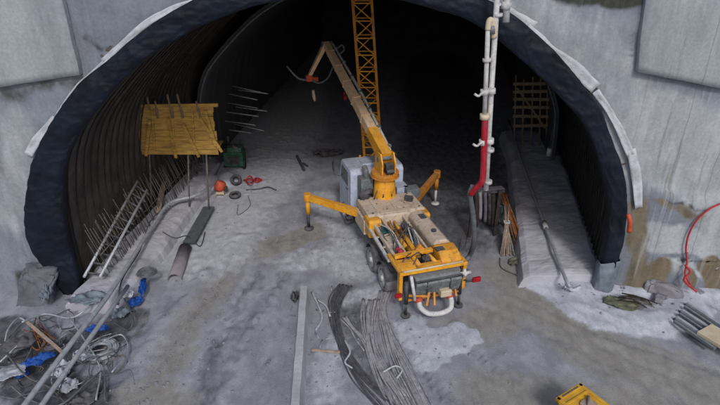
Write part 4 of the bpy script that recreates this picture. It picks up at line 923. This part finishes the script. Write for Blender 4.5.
# mid-left machines
T8=thing('green_compressor','small dark green machine with a dusty top beside the timber panel','machine',G(236,168)); 
mb=MB(); mb.box((0,0,.62),(1.0,.8,.75)); mb.prism([(-.4,1.0),(.4,1.0),(.32,1.25),(-.32,1.25)],-.3,.45); b8=mb.build('body',M['green'],T8,bevel=.05)
mb=MB(); mb.box((0,-.41,.6),(.7,.02,.45)); mb.build('grille',M['dark'],T8)
mb=MB(); mb.tube([(-.3,.2,1.2),(-.3,.2,1.7)],.06,8); mb.build('exhaust',M['dark'],T8)
for s in (-1,1): mb=MB(); mb.tube([(s*.42,-.1,.22),(s*.54,-.1,.22)],.22,16); mb.build('wheel',M['rubber'],T8)
mb=MB(); mb.box((.1,-.2,1.27),(.1,.35,.04),Matrix.Rotation(.6,3,'Z')); mb.build('handle',M['straw'],T8)
T9=thing('orange_mixer','small orange-red drum machine on a pale stand beside the left bench','machine',G(221,196)); T9.scale=(.75,.75,.7)
mb=MB(); mb.tube([(-.15,0,.45),(-.05,0,.6),(.1,.05,.95),(.15,.08,1.05)],[.22,.34,.32,.22],16); mb.build('drum',M['redor'],T9)
mb=MB(); 
for x,y in ((-.3,-.2),(.3,-.2),(-.3,.25),(.3,.25)): mb.tube([(x,y,0),(x*.5,y*.5,.55)],.025,6)
mb.box((0,0,.3),(.5,.4,.16)); mb.build('stand',M['creamboard'],T9)
mb=MB(); mb.box((.3,.12,.5),(.22,.25,.3)); mb.build('motor',M['dark'],T9,bevel=.03)
def tyre(c, lab, tilt):
    mb=MB(); vs=[]; n=24; k=10
    for i in range(n):
        t=2*math.pi*i/n
        for j in range(k): u=2*math.pi*j/k; r=.20+.085*math.cos(u); vs.append(V((r*math.cos(t),r*math.sin(t),.08*math.sin(u))))
    m_=Matrix.Translation(c)@Matrix.Rotation(tilt,4,'X'); mb.add(vs,[(i*k+j,i*k+(j+1)%k,((i+1)%n)*k+(j+1)%k,((i+1)%n)*k+j) for i in range(n) for j in range(k)],True,m_)
    return tag(mb.build('old_tyre',M['rubber']),lab,'tyre')
tyre(G(236,180,.25),'black tyre standing up below the green machine',1.0); tyre(G(235,195,.11),'black tyre lying flat right of the orange drum machine',.15)
for k in range(3): line([G(243+random.uniform(0,4),180,.1),G(250,176+4*k,.25),G(256,182-2*k,.1),G(262,180,.08)],.035,'red_hose','redhose','red hose end in a small tangle right of the tyres','hose',group='red hoses by the tyres')
line([G(246,190,.05),G(258,189,.06),G(268,187,.05),G(276,190,.05)],.03,'black_hose','rubber','short black hose lying on the dust right of the tyres','hose')
line([G(238,205,.04),G(238,215,.03),G(250,206,.03),G(248,196,.03)],.015,'loose_wire','dark','thin dark wire loop in front of the tyres','wire')
cloth(G(329,154,.06),.95,.55,.22,'rubber','black rubber sheet crumpled on the floor left of the cab','sheet','black_sheet',.1,21)
mb=MB(); mb.bar(G(297,156,.1),G(304,170,.1),.12,.12); mb.bar(G(303,163,.15),G(308,166,.15),.06,.05); tag(mb.build('black_bar',M['dark']),'short black steel bar lying on the pale dust inside the tunnel','steel bar')
for k in range(16):
    c=G(random.uniform(182,216),random.uniform(158,186),.3+random.random()*.2)
    mb=MB(); s=random.uniform(.12,.3); mb.box(c,(s,s*random.uniform(.6,1.2),s*.6),Matrix.Rotation(random.random()*3,3,'Z')@Matrix.Rotation(random.random()*.8,3,'X')); tag(mb.build('concrete_lump',M['stone'],bevel=.03),'broken grey concrete lump in the heap under the timber panel','rubble','concrete lumps under the timber panel')

# ================================================================= RIGHT SIDE
line([G(508,120,.72),G(523,165,.72),G(545,225,.72),G(566,280,.72),G(571,286,.6)],.062,'bench_pipe','galv','long straight pale pipe lying on the right bench','pipe',n=10,sm=4)
mb=MB(); a=G(544,222,.72); b=G(546,228,.72); mb.tube([a,b],.095,12); tag(mb.build('pipe_collar',M['white']),'pale collar clamped round the pipe on the right bench','collar')
line([G(566,284,.5),G(572,290,.3),G(580,287,.25)],.06,'pipe_elbow','geo','dusty pale pipe elbow at the foot of the right bench','pipe')
# rod bundles and debris at inner edge of the right bench
T10=thing('rusty_rod_bundle','bundle of rusty brown rods leaning on the dirt heap by the right bench','rods',G(512,240)); oo=V(T10.location)
for k in range(12):
    j=V((random.uniform(-.12,.12),random.uniform(-.1,.1),0)); mb=MB(); mb.tube([G(500,186,1.5)+j-oo,G(510,215,.9)+j*1.3-oo,G(519,242,.1)+j*1.8-oo],.022,5); mb.build('rod',M['rust'],T10)
T11=thing('pale_rod_bundle','bundle of straw-coloured rods tied with white band by the right bench','rods',G(503,255)); oo=V(T11.location)
for k in range(16):
    j=V((random.uniform(-.06,.06),random.uniform(-.06,.06),0)); e=V((random.uniform(-.3,.3),random.uniform(-.1,.1),0)); mb=MB(); mb.tube([G(507,205,1.3)+j*2-oo,G(507,222,.95)+j-oo,G(507,255,.05)+e-oo],.017,5); mb.build('rod',M['straw'],T11)
mb=MB(); c=G(507,222,.95)-oo; mb.tube([c+V((.11*math.cos(t),.11*math.sin(t),.02*math.sin(3*t))) for t in np.linspace(0,6.28,14)],.03,6); mb.build('tie_band',M['geo'],T11)
T12=thing('hanging_sleeves','dark and pale hose sleeves hanging in a row behind the red pipe foot','hoses',G(480,232)); oo=V(T12.location)
for k,(x,m) in enumerate(((476,'rib'),(480,'pinkpipe'),(485,'greyhose'),(489,'rubber'),(493,'rib'),(497,'rib'))):
    mb=MB(); mb.tube(smooth_line([at(x,191+k*.5,3.3+k*.12)-oo,at(x+.5,208,3.3+k*.12)-oo,at(x,222+random.uniform(-4,6),3.3+k*.12)-oo],4),.075 if k<4 else .1,7); mb.build('sleeve',M[m],T12)
mb=MB(); mb.bar(at(471,192,3.45),at(503,189,3.9),.3,.18); pl=mb.build('support_beam',M['dark'],None,bevel=.02); tag(pl,'dark cross beam carrying the sleeves behind the red pipe','beam')
for x in (474,500): q=MB(); a=at(x,190.5,3.6); q.bar(a,V((a.x,a.y+.02,0)),.12,.12); q.build('post',M['rib'],pl)
cloth(G(495,215,.5),.55,1.1,.6,'dark','dark earthy sheeting heaped between the hanging sleeves and the bench','sheet','black_sheet',.0,31)
cloth(G(520,262,.05),.55,.35,.18,'olive','olive net sheet on the ground below the rod bundles','sheet','olive_sheet',.4,32)
cloth(G(532,278,.05),.5,.3,.22,'geo','white dusty sheet lying at the front corner of the right bench','sheet','white_sheet',.2,33)
line([G(500,258,.05),G(502,268,.05),G(520,276,.08),G(535,285,.05)],.02,'thin_hose','greyhose','thin grey hose on the ground in front of the right bench','hose')
cloth(G(600,291,.02),1.1,.3,.10,'dark','black plastic sheet in the gap at the foot of the right arch','sheet','black_sheet',.0,34)
cloth(G(612,276,.1),.32,.4,.75,'greymem','grey plastic sheet bunched on the ground under the right foot of the arch','sheet','grey_sheet',.3,35)
cloth(G(570,289,.06),.35,.2,.2,'geo','crumpled white bag beside the pipe elbow','bag','white_bag',.5,36)
cloth(G(622,304,.14),.75,.42,.10,'olive','olive-brown mat lying on the pale heap right of the arch','mat','olive_mat',-.3,37)
T13=thing('scrap_bar_bundle','loose bundle of brown bars lying on the olive mat','bars',G(636,302,.3)); oo=V(T13.location)
for k in range(13):
    a=G(618+random.uniform(-2,6),296+random.uniform(-3,5),.36+random.random()*.06); b=G(652+random.uniform(-6,6),305+random.uniform(-4,4),.34); mb=MB(); mb.tube(smooth_line([a-oo,(a+b)/2-oo+V((0,random.uniform(-.08,.08),.06)),b-oo],3),.02,5); mb.build('bar',M['rib' if k%3 else 'rebar'],T13)
# stack of steel channels + cream board
T14=thing('channel_stack','stack of pale and dark steel channels lying at the right edge','steel channels',G(700,318,.05)); oo=V(T14.location)
for k in range(6):
    a=G(683-k*2.6+4,303+k*3.6,.28); b=G(722-k*2.6+6,330+k*3.8,.28); mb=MB(); mb.bar(a-oo,b-oo,.10,.10); mb.build('channel',M['galv' if k%2==0 else 'greysteel'],T14,bevel=.012)
    if k%2==0:
        mb=MB(); mb.bar(a-oo+V((0,.1,-.14)),b-oo+V((0,.1,-.14)),.12,.1); mb.build('channel',M['dark'],T14,bevel=.012)
mb=MB(); a=G(704,329,.36); b=G(740,350,.36); mb.bar(a,b,.75,.12); tag(mb.build('cream_board',M['creamboard'],bevel=.012),'thick cream board laid over the steel channels at the right edge','board')
for k in range(9):
    c=G(random.uniform(655,700),random.uniform(284,300),.18); mb=MB(); s=random.uniform(.1,.28); mb.box(c,(s*1.5,s,s*.6),Matrix.Rotation(random.random()*3,3,'Z')@Matrix.Rotation(random.random()*.6,3,'Y')); tag(mb.build('concrete_lump',M['stone'],bevel=.03),'pale broken concrete lump at the foot of the right wall','rubble','concrete lumps by the right wall')
lump('grey_block',G(663,289,.25),(1.3,.6,.45),Matrix.Rotation(-.35,3,'Z')@Matrix.Rotation(.15,3,'Y'),M['stone'],'grey tilted concrete block against the right wall behind the heap','block',8,.14)
# red hose on the right wall
line([at(735,198,-.3),at(720,204,-.32),at(708,210,-.32),at(697,220,-.32),at(689,234,-.32),at(686,248,-.34),at(687,262,-.36),at(685,274,-.5),at(690,284,-.6)],.03,'red_hose','redhose','red hose curving down the stained right wall','hose')
line([at(685,265,-.42),at(690,272,-.5),at(684,280,-.6),at(692,288,-.7),at(697,292,-.8)],.035,'short_red_hose','redhose','short kinked red hose at the foot of the red wall hose','hose')

# ================================================================= CENTRE STRANDS
def bundle(px, n, spread, r, m, label, seed):
    random.seed(seed); base=G(*px[0]); T_=thing('strand_bundle',label,'strands',base)
    for k in range(n):
        o=(k-(n-1)/2)/(n-1)*spread; pts=[]
        ctr=[G(*p) for p in px]; jj=random.uniform(-.05,.05)
        for i,c in enumerate(ctr):
            d=(ctr[min(i+1,len(ctr)-1)]-ctr[max(i-1,0)]).normalized(); nn_=V((-d.y,d.x,0)); fan=1+.35*math.sin(i*1.3+seed)
            pts.append(c+nn_*(o*fan+jj+random.uniform(-.04,.04))-base+V((0,0,zg(c.x,c.y)+r+random.choice((0,0,1))*r*1.7)))
        if random.random()<.5: pts=pts[:-1] if len(pts)>3 and random.random()<.4 else pts
        mb=MB(); mb.tube(smooth_line(pts,7),r,6); mb.build('strand',M[m],T_)
    return T_
bundle([(345,286),(337,300),(335,318),(342,345),(358,375),(380,400),(410,430)],16,.34,.024,'stranddark','long dark bundle of steel strands curving along the left of the three bundles',1)
bundle([(370,300),(368,320),(370,345),(380,372),(396,400),(412,432)],15,.52,.026,'strandgrey','pale bundle of strands in the middle of the three bundles',2)
bundle([(386,292),(382,308),(387,332),(398,360),(414,392),(434,430)],15,.40,.026,'strandgrey','pale bundle of strands nearest the rear of the truck',3)
random.seed(99)
bundle([(343,318),(352,328),(360,338),(368,350)],5,.16,.022,'strandgrey','short pale strands crossing between the dark and middle bundles',4)
mb=MB(); mb.bar(G(312,350,.16),G(340,352,.14),.07,.07); tag(mb.build('cross_stick',M['straw'],bevel=.01),'pale wooden stick lying between the barrier and the dark strands','stick')
cloth(G(295,299,.05),.16,.38,.30,'dark','crumpled black plastic at the far end of the concrete barrier','sheet','black_sheet',.0,41)
for k,(pp) in enumerate([[(345,340),(350,352),(345,362),(352,368)],[(383,372),(395,366),(402,370),(397,378)],[(312,292),(318,305),(322,318),(316,330)],[(318,300),(326,306),(330,316)]]):
    line([G(x,y,.1) for x,y in pp],.028,'cut_strand','geo',['white curl of cut strand left of the middle bundle','white curl of cut strand lying over the nearest bundle','pale bent strand beside the far end of the barrier','short pale strand near the far end of the barrier'][k],'strand')
for k in range(10):
    a=G(random.uniform(310,332),random.uniform(290,345),.05); b=a+V((random.uniform(-.1,.3),random.uniform(-.5,.3),.02)); mb=MB(); mb.tube([a,b],.02,5); tag(mb.build('strand_offcut',M['strandgrey']),'short pale strand offcut between barrier and dark bundle','offcut','strand offcuts beside the barrier')

# ================================================================= YELLOW FRAME (bottom edge)
T15=thing('yellow_machine','bright yellow frame-topped machine at the bottom edge','machine',G(575,412,0),R(33)); o15=V(T15.location)
c=G(572,396,.95)-V(T15.location); c.rotate(Matrix.Rotation(-R(33),3,'Z')); cx,cy=c.x,c.y-.42
mb=MB(); mb.box((cx,cy,.45),(.86,.98,.9)); mb.box((cx,cy,.96),(.88,1.0,.10)); mb.build('body',M['bottom_yellow'],T15,bevel=.03)
mb=MB()
for s in (-1,1): mb.box((cx+s*.42,cy,.98),(.10,1.1,.12)); mb.box((cx,cy+s*.5,.98),(.94,.12,.12))
mb.box((cx,cy+.28,1.02),(.8,.07,.05)); mb.build('top_frame',M['bottom_yellow'],T15,bevel=.015)
mb=MB(); mb.box((cx,cy+.495,1.045),(.6,.035,.012)); mb.build('slot',M['dark'],T15)
mb=MB(); mb.tube([(cx,cy-.08,.95),(cx,cy-.08,1.06)],.22,18); mb.tube([(cx-.2,cy-.2,1.07),(cx+.2,cy+.12,1.09)],.04,8); mb.build('motor',M['straw'],T15)
for sx in (-1,1):
    for sy in (-1,1): mb=MB(); mb.tube([(cx+sx*.36,cy+sy*.3,.16),(cx+sx*.50,cy+sy*.3,.16)],.16,14); mb.build('wheel',M['rubber'],T15)

# ================================================================= LIGHT
w=bpy.data.worlds.new('World'); S.world=w; w.use_nodes=True; nt=w.node_tree.nodes; L=w.node_tree.links; nt.clear()
sk=N(nt,'ShaderNodeTexSky',sky_type='NISHITA'); sk.sun_disc=False; ELEV,ROT=R(41),R(171)
sk.sun_elevation=ELEV; sk.sun_rotation=ROT; sk.dust_density=3; sk.air_density=1.0; sk.ozone_density=1.5
bg=N(nt,'ShaderNodeBackground'); bg.inputs[1].default_value=.14; ow=N(nt,'ShaderNodeOutputWorld'); L.new(sk.outputs[0],bg.inputs[0]); L.new(bg.outputs[0],ow.inputs[0])
sl=bpy.data.lights.new('sun','SUN'); sl.energy=1.5; sl.angle=R(10); sl.color=(1,.99,.975); so=bpy.data.objects.new('sun',sl); COL.objects.link(so)
d=V((math.sin(ROT)*math.cos(ELEV),math.cos(ROT)*math.cos(ELEV),math.sin(ELEV))); so.rotation_euler=d.to_track_quat('Z','Y').to_euler()
S.view_settings.view_transform='Standard'; S.view_settings.look='None'; S.view_settings.gamma=1; S.view_settings.exposure=-.22
S.view_settings.use_curve_mapping=False
S.render.engine='CYCLES'; S.cycles.max_bounces=6
